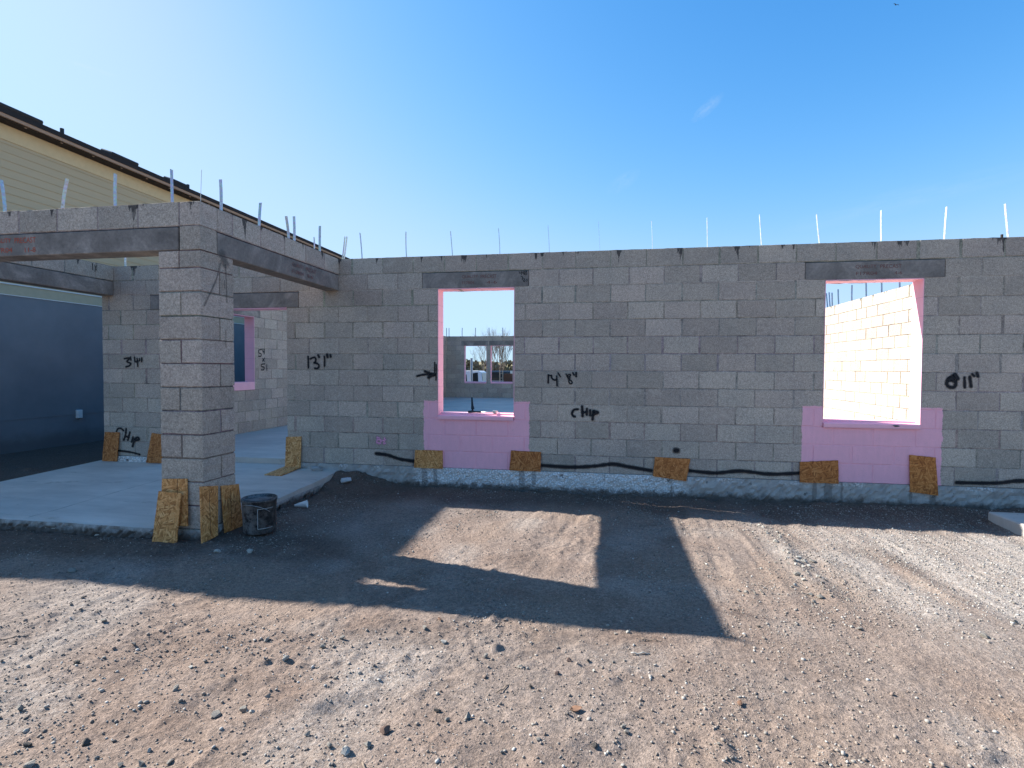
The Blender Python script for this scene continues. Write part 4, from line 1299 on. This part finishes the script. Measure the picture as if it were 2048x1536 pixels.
# ------------------------------------------------------------------ bucket
bk = thing('bucket', 'black plastic bucket caked with mortar standing beside the block column', 'bucket', (-1.90, -2.10, -0.232))
bk.scale = (0.9, 0.9, 0.95)
mb = MB()
mb.lathe([(0.0, 0.0), (0.140, 0.0), (0.148, 0.012), (0.160, 0.295), (0.166, 0.297), (0.167, 0.318), (0.160, 0.326), (0.153, 0.322), (0.150, 0.300), (0.06, 0.303), (0.0, 0.300)], 48)
mb.build('body', M['bucket'], bk, True)
mb = MB()
def lab(a0, a1, z0, z1, r_off):
    n = 10
    V = []
    for i in range(n + 1):
        a = a0 + (a1 - a0) * i / n
        for z in (z0, z1):
            rr_ = 0.148 + (z - 0.012) * 0.0424 + r_off
            V.append((rr_ * math.cos(a), rr_ * math.sin(a), z))
    return V, [(2 * i, 2 * i + 2, 2 * i + 3, 2 * i + 1) for i in range(n)]
for (a0, a1, z0, z1) in ((R(-62), R(-60.5), 0.055, 0.245), (R(-60.5), R(-5), 0.055, 0.060), (R(-60.5), R(-5), 0.241, 0.245)):
    mb.add(*lab(a0, a1, z0, z1, 0.0016))
mb.build('label', simple('pale_label_print', (0.42, 0.42, 0.40), 0.6), bk)
mb = MB()
mb.tube([(0.166 * math.cos(R(a)), 0.166 * math.sin(R(a)), 0.285 - 0.00004 * (a + 90) ** 2 * 0.4) for a in range(-160, -19, 10)], 0.0022, 6)
mb.build('handle', M['steel'], bk)

# paper cup
mb = MB()
Mc = Matrix.Translation((-1.955, -1.345, -0.185)) @ Matrix.Rotation(R(20), 4, 'Z') @ Matrix.Rotation(R(84), 4, 'Y')
mb.lathe([(0.0, -0.062), (0.012, -0.062), (0.038, 0.060), (0.041, 0.062), (0.041, 0.066), (0.036, 0.064), (0.010, -0.056), (0.0, -0.056)], 24, M=Mc)
o = mb.build('paper_cup', M['white'], None, True)
tag(o, 'white crushed paper cup lying on soil to the right of the bucket', 'cup')

# hammer on the left pink sill
hm = thing('hammer', 'hammer with black grip lying on the sill of the left pink window', 'hammer', (-0.33, 0.105, 0.697), R(-3))
mb = MB(); mb.tube([(-0.205, 0, 0), (-0.19, 0, 0), (-0.10, 0, 0), (-0.04, 0, 0)], [0.013, 0.0145, 0.0105, 0.012], 12)
mb.build('grip', M['black'], hm, True)
mb = MB(); mb.tube([(-0.04, 0, 0), (0.14, 0, 0.002)], 0.0075, 10)
mb.build('shaft', M['steel'], hm, True)
mb = MB()
mb.box(0.125, 0.165, -0.016, 0.016, -0.014, 0.022, bev=0.004)
mb.tube([(0.145, -0.016, 0.006), (0.145, -0.05, 0.006)], [0.012, 0.016], 12)
mb.tube([(0.145, 0.016, 0.008), (0.15, 0.05, 0.012), (0.165, 0.085, -0.004)], [0.013, 0.010, 0.004], 8)
mb.build('head', M['steel'], hm)

# mortar crumb on the right sill
lone_stone('mortar_crumb', 'dark grey mortar crumb stuck on the nose of the right pink sill', 'mortar crumb', 4.285, -0.026, 0.640, (0.075, 0.022, 0.034), (0.12, 0.12, 0.12), 0.9, 77)

# pipe stub in the room
st = thing('pipe_stub', 'dark taped pipe stub standing on the floor slab behind the left pink window', 'pipe', (-2.63, 8.785, 0.0))
mb = MB(); mb.tube([(0, 0, 0), (0.01, 0, 0.06), (-0.005, 0, 0.16), (-0.02, 0, 0.40)], [0.065, 0.055, 0.035, 0.022], 12)
mb.build('pipe', M['black'], st, True)
mb = MB(); mb.tube([(-0.02, 0, 0.38), (-0.025, 0, 0.52)], 0.008, 6)
mb.build('rod', M['steel'], st)

# ------------------------------------------------------------------ stoop slab at the right
def slab_box(x0, x1, y0, y1, z0, z1):
    mb = MB(); mb.box(x0, x1, y0, y1, z0, z1, bev=0.012)
    return mb
o = slab_box(4.905, 7.6, -0.955, -0.46, -0.45, -0.150).build('concrete_pad', M['slab'])
tag(o, 'low grey concrete pad in the soil on the far right', 'concrete pad')

# ------------------------------------------------------------------ neighbouring house
NX = -8.80
nb = thing('neighbour_house', 'house next door with grey blue stucco below and tan lap siding under dark eaves', 'house', (NX, 7.0, -0.2))
def npart(mb, name, mat, smooth_=False):
    o = mb.build(name, mat, nb, smooth_)
    o.matrix_parent_inverse = Matrix.Translation((-NX, -7.0, 0.2))
    return o
NY0, NY1 = -1.23, 19.0
mb = MB()
mb.box(NX - 8.0, NX, NY0, NY1, -0.5, 2.46)
npart(mb, 'stucco_wall', M['stucco'])
mb = MB(); mb.box(NX - 7.95, NX + 0.008, NY0 - 0.008, NY1 + 0.008, 2.462, 2.635)
npart(mb, 'trim_band', M['tan'])
mb = MB()
mb.box(NX - 7.95, NX + 0.026, NY0 - 0.026, NY1 + 0.026, 2.637, 2.655)
mb.box(NX - 7.95, NX + 0.016, NY0 - 0.016, NY1 + 0.016, 2.452, 2.464)
npart(mb, 'flashing', M['white'])
mb = MB()
z = 2.657
lap = 0.137
while z < 5.02:
    zt = min(z + lap, 5.06)
    for (xa, ya, xb, yb) in ((NX, NY0, NX, NY1),):
        mb.add([(NX + 0.013, NY0, z), (NX + 0.013, NY1, z), (NX + 0.003, NY1, zt), (NX + 0.003, NY0, zt), (NX + 0.001, NY0, z), (NX + 0.001, NY1, z)],
               [(0, 1, 2, 3), (4, 5, 1, 0)])
    z += lap
mb.box(NX - 7.9, NX + 0.0005, NY0, NY1, 2.657, 5.3)
npart(mb, 'lap_siding', M['siding'])
mb = MB(); mb.box(NX - 0.01, NX + 0.022, NY0, NY1, 5.045, 5.30)
npart(mb, 'frieze_board', simple('pale_tan_frieze', (0.68, 0.53, 0.30), 0.75))
EX = NX + 0.30
mb = MB()
sl = 4 / 12
OV = 0.35
def hip_roof(mb):
    ov = 0.30
    x0, x1, y0, y1 = NX - 8.0 - ov, EX, NY0 - ov, NY1 + ov
    half = (x1 - x0) / 2
    zt, zb, zr = 5.455, 5.370, 5.455 + half * sl
    xm_ = (x0 + x1) / 2
    V = [(x0, y0, zt), (x1, y0, zt), (x1, y1, zt), (x0, y1, zt), (xm_, y0 + half, zr), (xm_, y1 - half, zr),
         (x0, y0, zb), (x1, y0, zb), (x1, y1, zb), (x0, y1, zb)]
    mb.add(V, [(0, 1, 4), (1, 2, 5, 4), (2, 3, 5), (3, 0, 4, 5), (0, 6, 7, 1), (1, 7, 8, 2), (2, 8, 9, 3), (3, 9, 6, 0), (9, 8, 7, 6)])
hip_roof(mb)
roof = npart(mb, 'roof', M['shingle'])
mb = MB(); mb.box(EX - 0.05, EX - 0.012, NY0 - 0.288, NY1 + 0.288, 5.315, 5.369)
npart(mb, 'fascia', M['wood'])
mb = MB(); mb.box(NX - 7.9, EX - 0.052, NY0 - 0.25, NY1 + 0.25, 5.300, 5.330)
npart(mb, 'soffit', M['soffit'])
mb = MB()
y = NY0
while y < NY1:
    mb.box(EX - 0.075, EX - 0.053, y, y + 0.03, 5.288, 5.299)
    y += 0.61
npart(mb, 'rafter_tail', M['wood'])
mb = MB(); mb.box(NX - 7.95, NX + 0.006, NY0 - 0.006, NY0 + 3.5, 0.33, 0.345); 
mb.box(NX - 0.01, NX + 0.006, NY0 + 3.5, NY1, 0.33, 0.345)
npart(mb, 'stucco_strip', M['stucco'])  # thin raised line across the stucco, modelled as a strip
mb = MB(); mb.box(NX, NX + 0.06, 2.20, 2.30, 0.26, 0.42, bev=0.008)
npart(mb, 'outlet_box', M['white'])
# roof furniture
def on_roof(x):
    return 5.455 + (EX - x) * sl
def vent(y0, y1):
    x = -9.3
    zb = on_roof(x)
    mb = MB()
    Mv = Matrix.Translation((x, 0, zb)) @ Matrix.Rotation(math.atan(sl), 4, 'Y')
    mb.box(-0.16, 0.16, y0, y1, -0.01, 0.125, M=Mv, bev=0.02)
    v = mb.build('roof_vent', M['black'], roof)
    mb = MB()
    q = y0 + 0.06
    while q < y1 - 0.08:
        mb.box(0.157, 0.164, q, q + 0.05, 0.025, 0.075, M=Mv)
        q += 0.09
    mb.build('vent_slot', M['soffit'], roof)
for (a, b) in ((1.05, 1.99), (3.38, 4.05), (5.02, 5.46)):
    vent(a, b)
for y in (2.475, 5.675):
    mb = MB(); mb.tube([(-9.3, y, on_roof(-9.3) - 0.03), (-9.3, y, on_roof(-9.3) + 0.165)], 0.035, 12)
    mb.build('vent_pipe', M['black'], roof)
mb = MB(); mb.tube([(EX - 0.02, 6.05, 5.12), (EX - 0.02, 6.09, 5.19), (EX - 0.02, 6.16, 5.19), (EX - 0.02, 6.20, 5.12)], 0.02, 8)

# ------------------------------------------------------------------ behind the house
def gz(x, y):
    return float(ground_z(np.array([x]), np.array([y]))[0])
mb = MB()
mb.box(-5.27, -5.17, 18.95, 19.05, gz(-5.2, 19) - 0.3, 1.74, bev=0.006)
mb.box(-5.275, -5.165, 18.945, 19.055, 1.741, 1.762, bev=0.004)
o = mb.build('wooden_post', M['white'])
tag(o, 'white square post standing behind the far left window opening', 'post')

M['glass'] = simple('dark_car_glass', (0.02, 0.026, 0.03), 0.08, 0.0, 0.6)
M['tyre'] = simple('tyre_rubber', (0.02, 0.02, 0.02), 0.85)
M['rim'] = simple('alloy_rim', (0.5, 0.5, 0.52), 0.3, 0.8)
M['redlamp'] = simple('red_lamp_lens', (0.45, 0.03, 0.03), 0.3)
def pickup(label, x, y, rz, paint, group):
    t = thing('pickup_truck', label, 'truck', (x, y, gz(x, y)), rz, group)
    pm = simple('car_paint', paint, 0.25, 0.0, 0.6, 0.03)
    W = 0.95
    def prof(P, w0, w1, name, mat):
        mb = MB()
        n = len(P)
        V = [(px_, -(w0 if z_ < 1.2 else w1), z_) for (px_, z_) in P] + [(px_, (w0 if z_ < 1.2 else w1), z_) for (px_, z_) in P]
        mb.add(V, [tuple(range(n)), tuple(range(2 * n - 1, n - 1, -1))] + [(i, i + n, (i + 1) % n + n, (i + 1) % n) for i in range(n)])
        o_ = mb.build(name, mat, t)
        bv = o_.modifiers.new('round', 'BEVEL'); bv.width = 0.035; bv.segments = 3; bv.limit_method = 'ANGLE'
        bm_ = bmesh.new(); bm_.from_mesh(o_.data); bmesh.ops.recalc_face_normals(bm_, faces=bm_.faces); bm_.to_mesh(o_.data); bm_.free()
        return o_
    prof([(-2.85, 0.55), (2.75, 0.50), (2.85, 0.75), (2.78, 1.05), (1.55, 1.19), (-0.62, 1.19), (-2.85, 1.19)], W, W, 'body', pm)
    prof([(1.60, 1.16), (0.85, 1.80), (0.60, 1.88), (-0.45, 1.88), (-0.62, 1.80), (-0.72, 1.16)], W - 0.03, 0.74, 'cab', pm)
    def pane(P, name='window'):
        for s2 in (-1, 1):
            mb = MB()
            V = []
            for off in (0.0, 0.02):
                for (px_, z_) in P:
                    yy = (W - 0.03) + (0.74 - W + 0.03) * (z_ - 1.16) / (1.80 - 1.16) + 0.006 - off
                    V.append((px_, s2 * yy, z_))
            n = len(P)
            mb.add(V, [tuple(range(n)), tuple(range(2 * n - 1, n - 1, -1))] + [(i, i + n, (i + 1) % n + n, (i + 1) % n) for i in range(n)])
            mb.build(name, M['glass'], t)
    pane([(1.28, 1.22), (0.78, 1.70), (0.30, 1.76), (0.22, 1.22)])
    pane([(-0.08, 1.22), (-0.08, 1.76), (-0.42, 1.76), (-0.48, 1.22)])
    mb = MB(); mb.add([(1.53, -0.78, 1.24), (1.53, 0.78, 1.24), (0.93, 0.66, 1.76), (0.93, -0.66, 1.76)], [(0, 1, 2, 3)])
    mb.build('windscreen', M['glass'], t)
    mb = MB(); mb.add([(-0.725, -0.74, 1.26), (-0.725, 0.74, 1.26), (-0.645, 0.64, 1.74), (-0.645, -0.64, 1.74)], [(3, 2, 1, 0)])
    mb.build('rear_window', M['glass'], t)
    mb = MB(); mb.box(-2.78, -0.80, -W + 0.09, W - 0.09, 0.8, 1.197)
    mb.build('load_bed', M['black'], t)
    for (px_, s2) in ((1.85, 1), (1.85, -1), (-1.75, 1), (-1.75, -1)):
        Mw_ = Matrix.Translation((px_, s2 * (W - 0.12), 0.39)) @ Matrix.Rotation(R(90), 4, 'X')
        mb = MB(); mb.lathe([(0.24, -0.13), (0.36, -0.13), (0.39, -0.09), (0.39, 0.09), (0.36, 0.13), (0.24, 0.13), (0.24, -0.13)], 28, M=Mw_)
        w_ = mb.build('wheel', M['tyre'], t, True)
        mb = MB(); mb.lathe([(0.0, -0.10), (0.24, -0.10), (0.24, 0.10), (0.0, 0.10)], 20, M=Mw_)
        mb.build('rim', M['rim'], w_)
    for s2 in (-1, 1):
        mb = MB(); mb.box(2.74, 2.83, s2 * 0.78 - 0.14, s2 * 0.78 + 0.14, 0.82, 1.00, bev=0.02); mb.build('headlight', M['white'], t)
        mb = MB(); mb.box(-2.87, -2.78, s2 * 0.86 - 0.07, s2 * 0.86 + 0.07, 0.80, 1.15, bev=0.02); mb.build('tail_light', M['redlamp'], t)
        mb = MB(); mb.box(1.12, 1.27, s2 * 1.06 - 0.1, s2 * 1.06 + 0.1, 1.18, 1.36, bev=0.03); mb.build('mirror', M['black'], t)
    mb = MB(); mb.box(-2.98, -2.84, -W, W, 0.48, 0.68, bev=0.02); mb.build('bumper', M['steel'], t)
    mb = MB(); mb.box(2.80, 2.92, -W, W, 0.42, 0.66, bev=0.03); mb.build('bumper', M['steel'], t)
    return t
GRP = 'pickup trucks parked behind the house'
pickup('white pickup truck seen from the side through the far left window opening', -6.85, 26.2, R(180), (0.75, 0.76, 0.77), GRP)
pickup('black pickup truck seen through the far right window opening', -6.15, 31.6, R(90), (0.012, 0.012, 0.014), GRP)

mb = MB()
for k, x in enumerate((-5.16, -4.98)):
    mb.box(x - 0.025, x + 0.025, 25.96, 26.03, gz(x, 26), 1.13, bev=0.004)
for k in range(6):
    mb.box(-5.16, -4.98, 25.98, 26.01, -0.55 + 0.3 * k, -0.51 + 0.3 * k)
o = mb.build('ladder', simple('pale_ladder_wood', (0.42, 0.36, 0.28), 0.8))
tag(o, 'pale wooden ladder standing beside the brown board fence behind the house', 'ladder')
fn = thing('board_fence', 'brown upright board fence behind the far right window opening', 'fence', (-4.4, 26.1, -0.7))
mb = MB()
x = -4.92
while x < -3.6:
    mb.box(x, x + 0.105, 26.08, 26.11, -0.85, 0.955 + random.uniform(-0.012, 0.012), tuple([random.uniform(0.7, 1.2)] * 3))
    x += 0.115
o = mb.build('boards', M['fence'], fn); o.matrix_parent_inverse = Matrix.Translation((4.4, -26.1, 0.7))
mb = MB(); mb.box(-4.95, -3.6, 26.112, 26.16, 0.70, 0.79); mb.box(-4.95, -3.6, 26.112, 26.16, -0.4, -0.31)
o = mb.build('rail', M['fence'], fn); o.matrix_parent_inverse = Matrix.Translation((4.4, -26.1, 0.7))

def bare_tree(label, x, y, H, stems, seed, spread):
    rr_ = random.Random(seed)
    t = thing('bare_tree', label, 'tree', (x, y, gz(x, y)), 0, 'bare trees behind the house')
    tk, br = MB(), MB()
    def grow(mb, p, d, L, r, depth):
        pts, q, dd = [p], p.copy(), d.copy()
        for i in range(4):
            dd = (dd + Vector((rr_.gauss(0, 0.09), rr_.gauss(0, 0.09), 0.05))).normalized()
            q = q + dd * (L / 4)
            pts.append(q.copy())
        mb.tube(pts, [r, r * 0.88, r * 0.75, r * 0.62, r * 0.45], 6 if depth < 2 else 4)
        if depth >= 4:
            return
        nb_ = 4 if depth < 2 else 5
        for k in range(nb_):
            f = rr_.uniform(0.35, 1.0)
            i = min(int(f * 4), 3)
            pp = pts[i].lerp(pts[i + 1], f * 4 - i)
            a = rr_.uniform(0, 6.28)
            side = Vector((math.cos(a), math.sin(a), 0))
            nd = (dd * 1.0 + side * rr_.uniform(0.35, 0.8) * spread + Vector((0, 0, 0.25))).normalized()
            grow(br, pp, nd, L * rr_.uniform(0.5, 0.72), r * 0.5, depth + 1)
    for k in range(stems):
        a = 6.28 * k / stems + rr_.random()
        lean = 0.0 if stems == 1 else rr_.uniform(0.08, 0.25)
        grow(tk, Vector((math.cos(a) * 0.12 * (stems > 1), math.sin(a) * 0.12 * (stems > 1), -0.1)), Vector((math.cos(a) * lean, math.sin(a) * lean, 1)).normalized(), H * 0.52, 0.055, 0)
    tk.build('trunk', M['bark'], t, True)
    br.build('crown', M['bark'], t, True)
bare_tree('dense many stemmed bare tree behind the far right window opening', -9.0, 45, 5.7, 5, 5, 0.7)
bare_tree('thin single stemmed bare tree behind the far left window opening', -10.85, 46, 5.6, 1, 8, 0.9)

# far wood: one mass
n = 26000
wx = RNG.uniform(-95, 70, n)
hx = 3.4 + 2.6 * (vnoise(wx, wx * 0, 7.0, 41) + 0.25) + 1.2 * vnoise(wx, wx * 0, 2.2, 42)
wz = RNG.random(n) ** 1.1 * hx - 1.0
wy = RNG.uniform(106, 118, n)
s2 = RNG.uniform(0.25, 0.6, n)
a1, a2 = RNG.uniform(0, 6.28, n), RNG.uniform(-1, 1, n)
e1 = np.stack([np.cos(a1), np.sin(a1), a2 * 0.5], -1) * s2[:, None]
e2 = np.stack([-np.sin(a1) * 0.4, np.cos(a1) * 0.4, np.ones(n)], -1) * s2[:, None]
cen = np.stack([wx, wy, wz], -1)
fv = np.stack([cen - e1, cen - e2 * 0.7, cen + e1, cen + e2], 1).reshape(-1, 3)
me = bpy.data.meshes.new('far_wood')
me.vertices.add(len(fv)); me.vertices.foreach_set('co', fv.reshape(-1).astype(np.float32))
me.loops.add(n * 4); me.loops.foreach_set('vertex_index', np.arange(n * 4, dtype=np.int32))
me.polygons.add(n); me.polygons.foreach_set('loop_start', np.arange(0, n * 4, 4, dtype=np.int32))
me.update(calc_edges=True)
tv = np.repeat(np.clip(RNG.random(n) * 0.8 + 0.3 * (vnoise(wx, wz, 4.0, 43) + 0.3), 0, 1), 4)
ca = me.color_attributes.new('bc', 'FLOAT_COLOR', 'POINT')
ca.data.foreach_set('color', np.stack([tv, tv, tv, np.ones_like(tv)], -1).reshape(-1).astype(np.float32))
me.materials.append(M['woods'])
o = bpy.data.objects.new('far_wood', me); COL.objects.link(o)
o['kind'] = 'stuff'
tag(o, 'distant olive brown wood on the horizon behind the house', 'wood')

# bird
mb = MB()
mb.tube([(0, -0.28, 0), (0, -0.15, 0.01), (0, 0.05, 0.0), (0, 0.3, 0)], [0.02, 0.07, 0.08, 0.02], 8)
for s2 in (-1, 1):
    V = [(0, -0.12, 0.02), (s2 * 0.45, -0.16, 0.20), (s2 * 0.85, 0.02, 0.10), (s2 * 0.45, 0.10, 0.18), (0, 0.12, 0.02)]
    V2 = [(a, b, c - 0.015) for (a, b, c) in V]
    mb.add(V + V2, [(0, 1, 2, 3, 4), (9, 8, 7, 6, 5)] + [(i, i + 5, (i + 1) % 5 + 5, (i + 1) % 5) for i in range(5)])
o = mb.build('bird', M['black'])
o.location = (39.84, 75, 50.8); o.rotation_euler = (0.2, 0.1, R(20))
o.scale = (0.55, 0.55, 0.55)
tag(o, 'dark bird gliding high in the clear sky at the upper right', 'bird')

# ------------------------------------------------------------------ camera
cam = bpy.data.cameras.new('camera')
cam.sensor_width = 36.0
cam.lens = 1066.07 / 2048 * 36.0
cam.clip_start = 0.05
cam.clip_end = 3000
co = bpy.data.objects.new('camera', cam)
COL.objects.link(co)
yaw, pitch, roll = 0.169345, 0.028306, 0.004182
f = Vector((-math.sin(yaw) * math.cos(pitch), math.cos(yaw) * math.cos(pitch), -math.sin(pitch)))
r = Vector((math.cos(yaw), math.sin(yaw), 0)); u = r.cross(f)
r2 = r * math.cos(roll) + u * math.sin(roll); u2 = -r * math.sin(roll) + u * math.cos(roll)
mw = Matrix((r2, u2, -f)).transposed().to_4x4()
mw.translation = (1.14259, -6.41912, 1.24)
co.matrix_world = mw
sc.camera = co

# ------------------------------------------------------------------ light
SUN = Vector((-1.405, 0.318, 1.0)).normalized()
elev = math.asin(SUN.z)
azim = math.atan2(SUN.x, SUN.y)
sl_ = bpy.data.lights.new('sun', 'SUN')
sl_.energy = SUN_E
sl_.angle = R(0.53)
sl_.color = SUN_C
so = bpy.data.objects.new('sun', sl_)
COL.objects.link(so)
so.rotation_euler = SUN.to_track_quat('Z', 'Y').to_euler()
so.location = SUN * 60

w = bpy.data.worlds.new('World')
sc.world = w
w.use_nodes = True
nt = w.node_tree
nt.nodes.clear()
out = nt.nodes.new('ShaderNodeOutputWorld')
bg = nt.nodes.new('ShaderNodeBackground')
sky = nt.nodes.new('ShaderNodeTexSky')
sky.sky_type = 'NISHITA'
sky.sun_disc = False
sky.sun_elevation = elev
sky.sun_rotation = azim
sky.altitude = 0
sky.air_density = AIR
sky.dust_density = DUST
sky.ozone_density = OZONE
bg.inputs[1].default_value = SKY_E
# thin wisps of cirrus, fixed to directions in the sky
tc = nt.nodes.new('ShaderNodeTexCoord')
def vm(op, a, b=None):
    d = nt.nodes.new('ShaderNodeVectorMath'); d.operation = op
    for s_, v in zip(d.inputs, (a, b)):
        if v is None: continue
        if isinstance(v, bpy.types.NodeSocket): nt.links.new(v, s_)
        else: s_.default_value = v
    return d.outputs['Value'] if op in ('DOT_PRODUCT', 'LENGTH') else d.outputs[0]
def mm(op, a, b=0.0, cl=False):
    d = nt.nodes.new('ShaderNodeMath'); d.operation = op; d.use_clamp = cl
    for s_, v in zip(d.inputs, (a, b)):
        if isinstance(v, bpy.types.NodeSocket): nt.links.new(v, s_)
        else: s_.default_value = v
    return d.outputs[0]
dirn = vm('NORMALIZE', tc.outputs['Generated'])
tot = None
for (c, tilt, la, lb, k) in (((0.159, 0.896, 0.415), 0.62, 0.030, 0.010, 0.20), ((0.03, 0.946, 0.322), 0.55, 0.035, 0.014, 0.09), ((0.43, 0.87, 0.249), 0.12, 0.16, 0.020, 0.09), ((-0.68, 0.62, 0.40), -0.05, 0.03, 0.004, 0.12)):
    c = Vector(c).normalized()
    ex = Vector((c.y, -c.x, 0)).normalized(); ez = ex.cross(c)
    ea = ex * math.cos(tilt) + ez * math.sin(tilt); eb = -ex * math.sin(tilt) + ez * math.cos(tilt)
    pa = mm('DIVIDE', vm('DOT_PRODUCT', dirn, tuple(ea)), la)
    pb = mm('DIVIDE', vm('DOT_PRODUCT', dirn, tuple(eb)), lb)
    fr = mm('GREATER_THAN', vm('DOT_PRODUCT', dirn, tuple(c)), 0.5)
    e = mm('SUBTRACT', 1.0, mm('SQRT', mm('ADD', mm('MULTIPLY', pa, pa), mm('MULTIPLY', pb, pb))), True)
    cb = nt.nodes.new('ShaderNodeCombineXYZ')
    nt.links.new(mm('MULTIPLY', pa, 1.1), cb.inputs[0]); nt.links.new(mm('MULTIPLY', pb, 0.9), cb.inputs[1]); cb.inputs[2].default_value = c.x * 9
    nz = nt.nodes.new('ShaderNodeTexNoise'); nz.inputs['Scale'].default_value = 1.6; nz.inputs['Detail'].default_value = 6; nz.inputs['Roughness'].default_value = 0.7
    nt.links.new(cb.outputs[0], nz.inputs['Vector'])
    q = mm('MULTIPLY', mm('SUBTRACT', nz.outputs['Fac'], 0.36, True), 3.2, True)
    q = mm('MULTIPLY', mm('MULTIPLY', mm('MULTIPLY', q, mm('POWER', e, 0.7)), fr), k)
    tot = q if tot is None else mm('ADD', tot, q)
mx = nt.nodes.new('ShaderNodeMix'); mx.data_type = 'RGBA'
nt.links.new(tot, mx.inputs[0])
# camera-like response of the sky: deeper blue away from the sun, soft shoulder towards it
kk = SKY_E * 2 ** EXPO
sx = nt.nodes.new('ShaderNodeSeparateColor'); nt.links.new(sky.outputs[0], sx.inputs[0])
cx3 = nt.nodes.new('ShaderNodeCombineColor')
for ch in range(3):
    v = mm('POWER', mm('MULTIPLY', sx.outputs[ch], kk * SKY_A[ch]), SKY_P[ch])
    v = mm('DIVIDE', v, mm('POWER', mm('ADD', 1.0, mm('POWER', mm('DIVIDE', v, SKY_CAP[ch]), 3.0)), 1 / 3.0))
    nt.links.new(mm('DIVIDE', v, kk), cx3.inputs[ch])
nt.links.new(cx3.outputs[0], mx.inputs[6])
mx.inputs[7].default_value = (0.92 / kk, 0.97 / kk, 1.0 / kk, 1)
nt.links.new(mx.outputs[2], bg.inputs[0])
nt.links.new(bg.outputs[0], out.inputs[0])

vs = sc.view_settings
vs.view_transform = 'Standard'
vs.look = 'None'
vs.exposure = EXPO
vs.gamma = 1.0
vs.use_curve_mapping = False
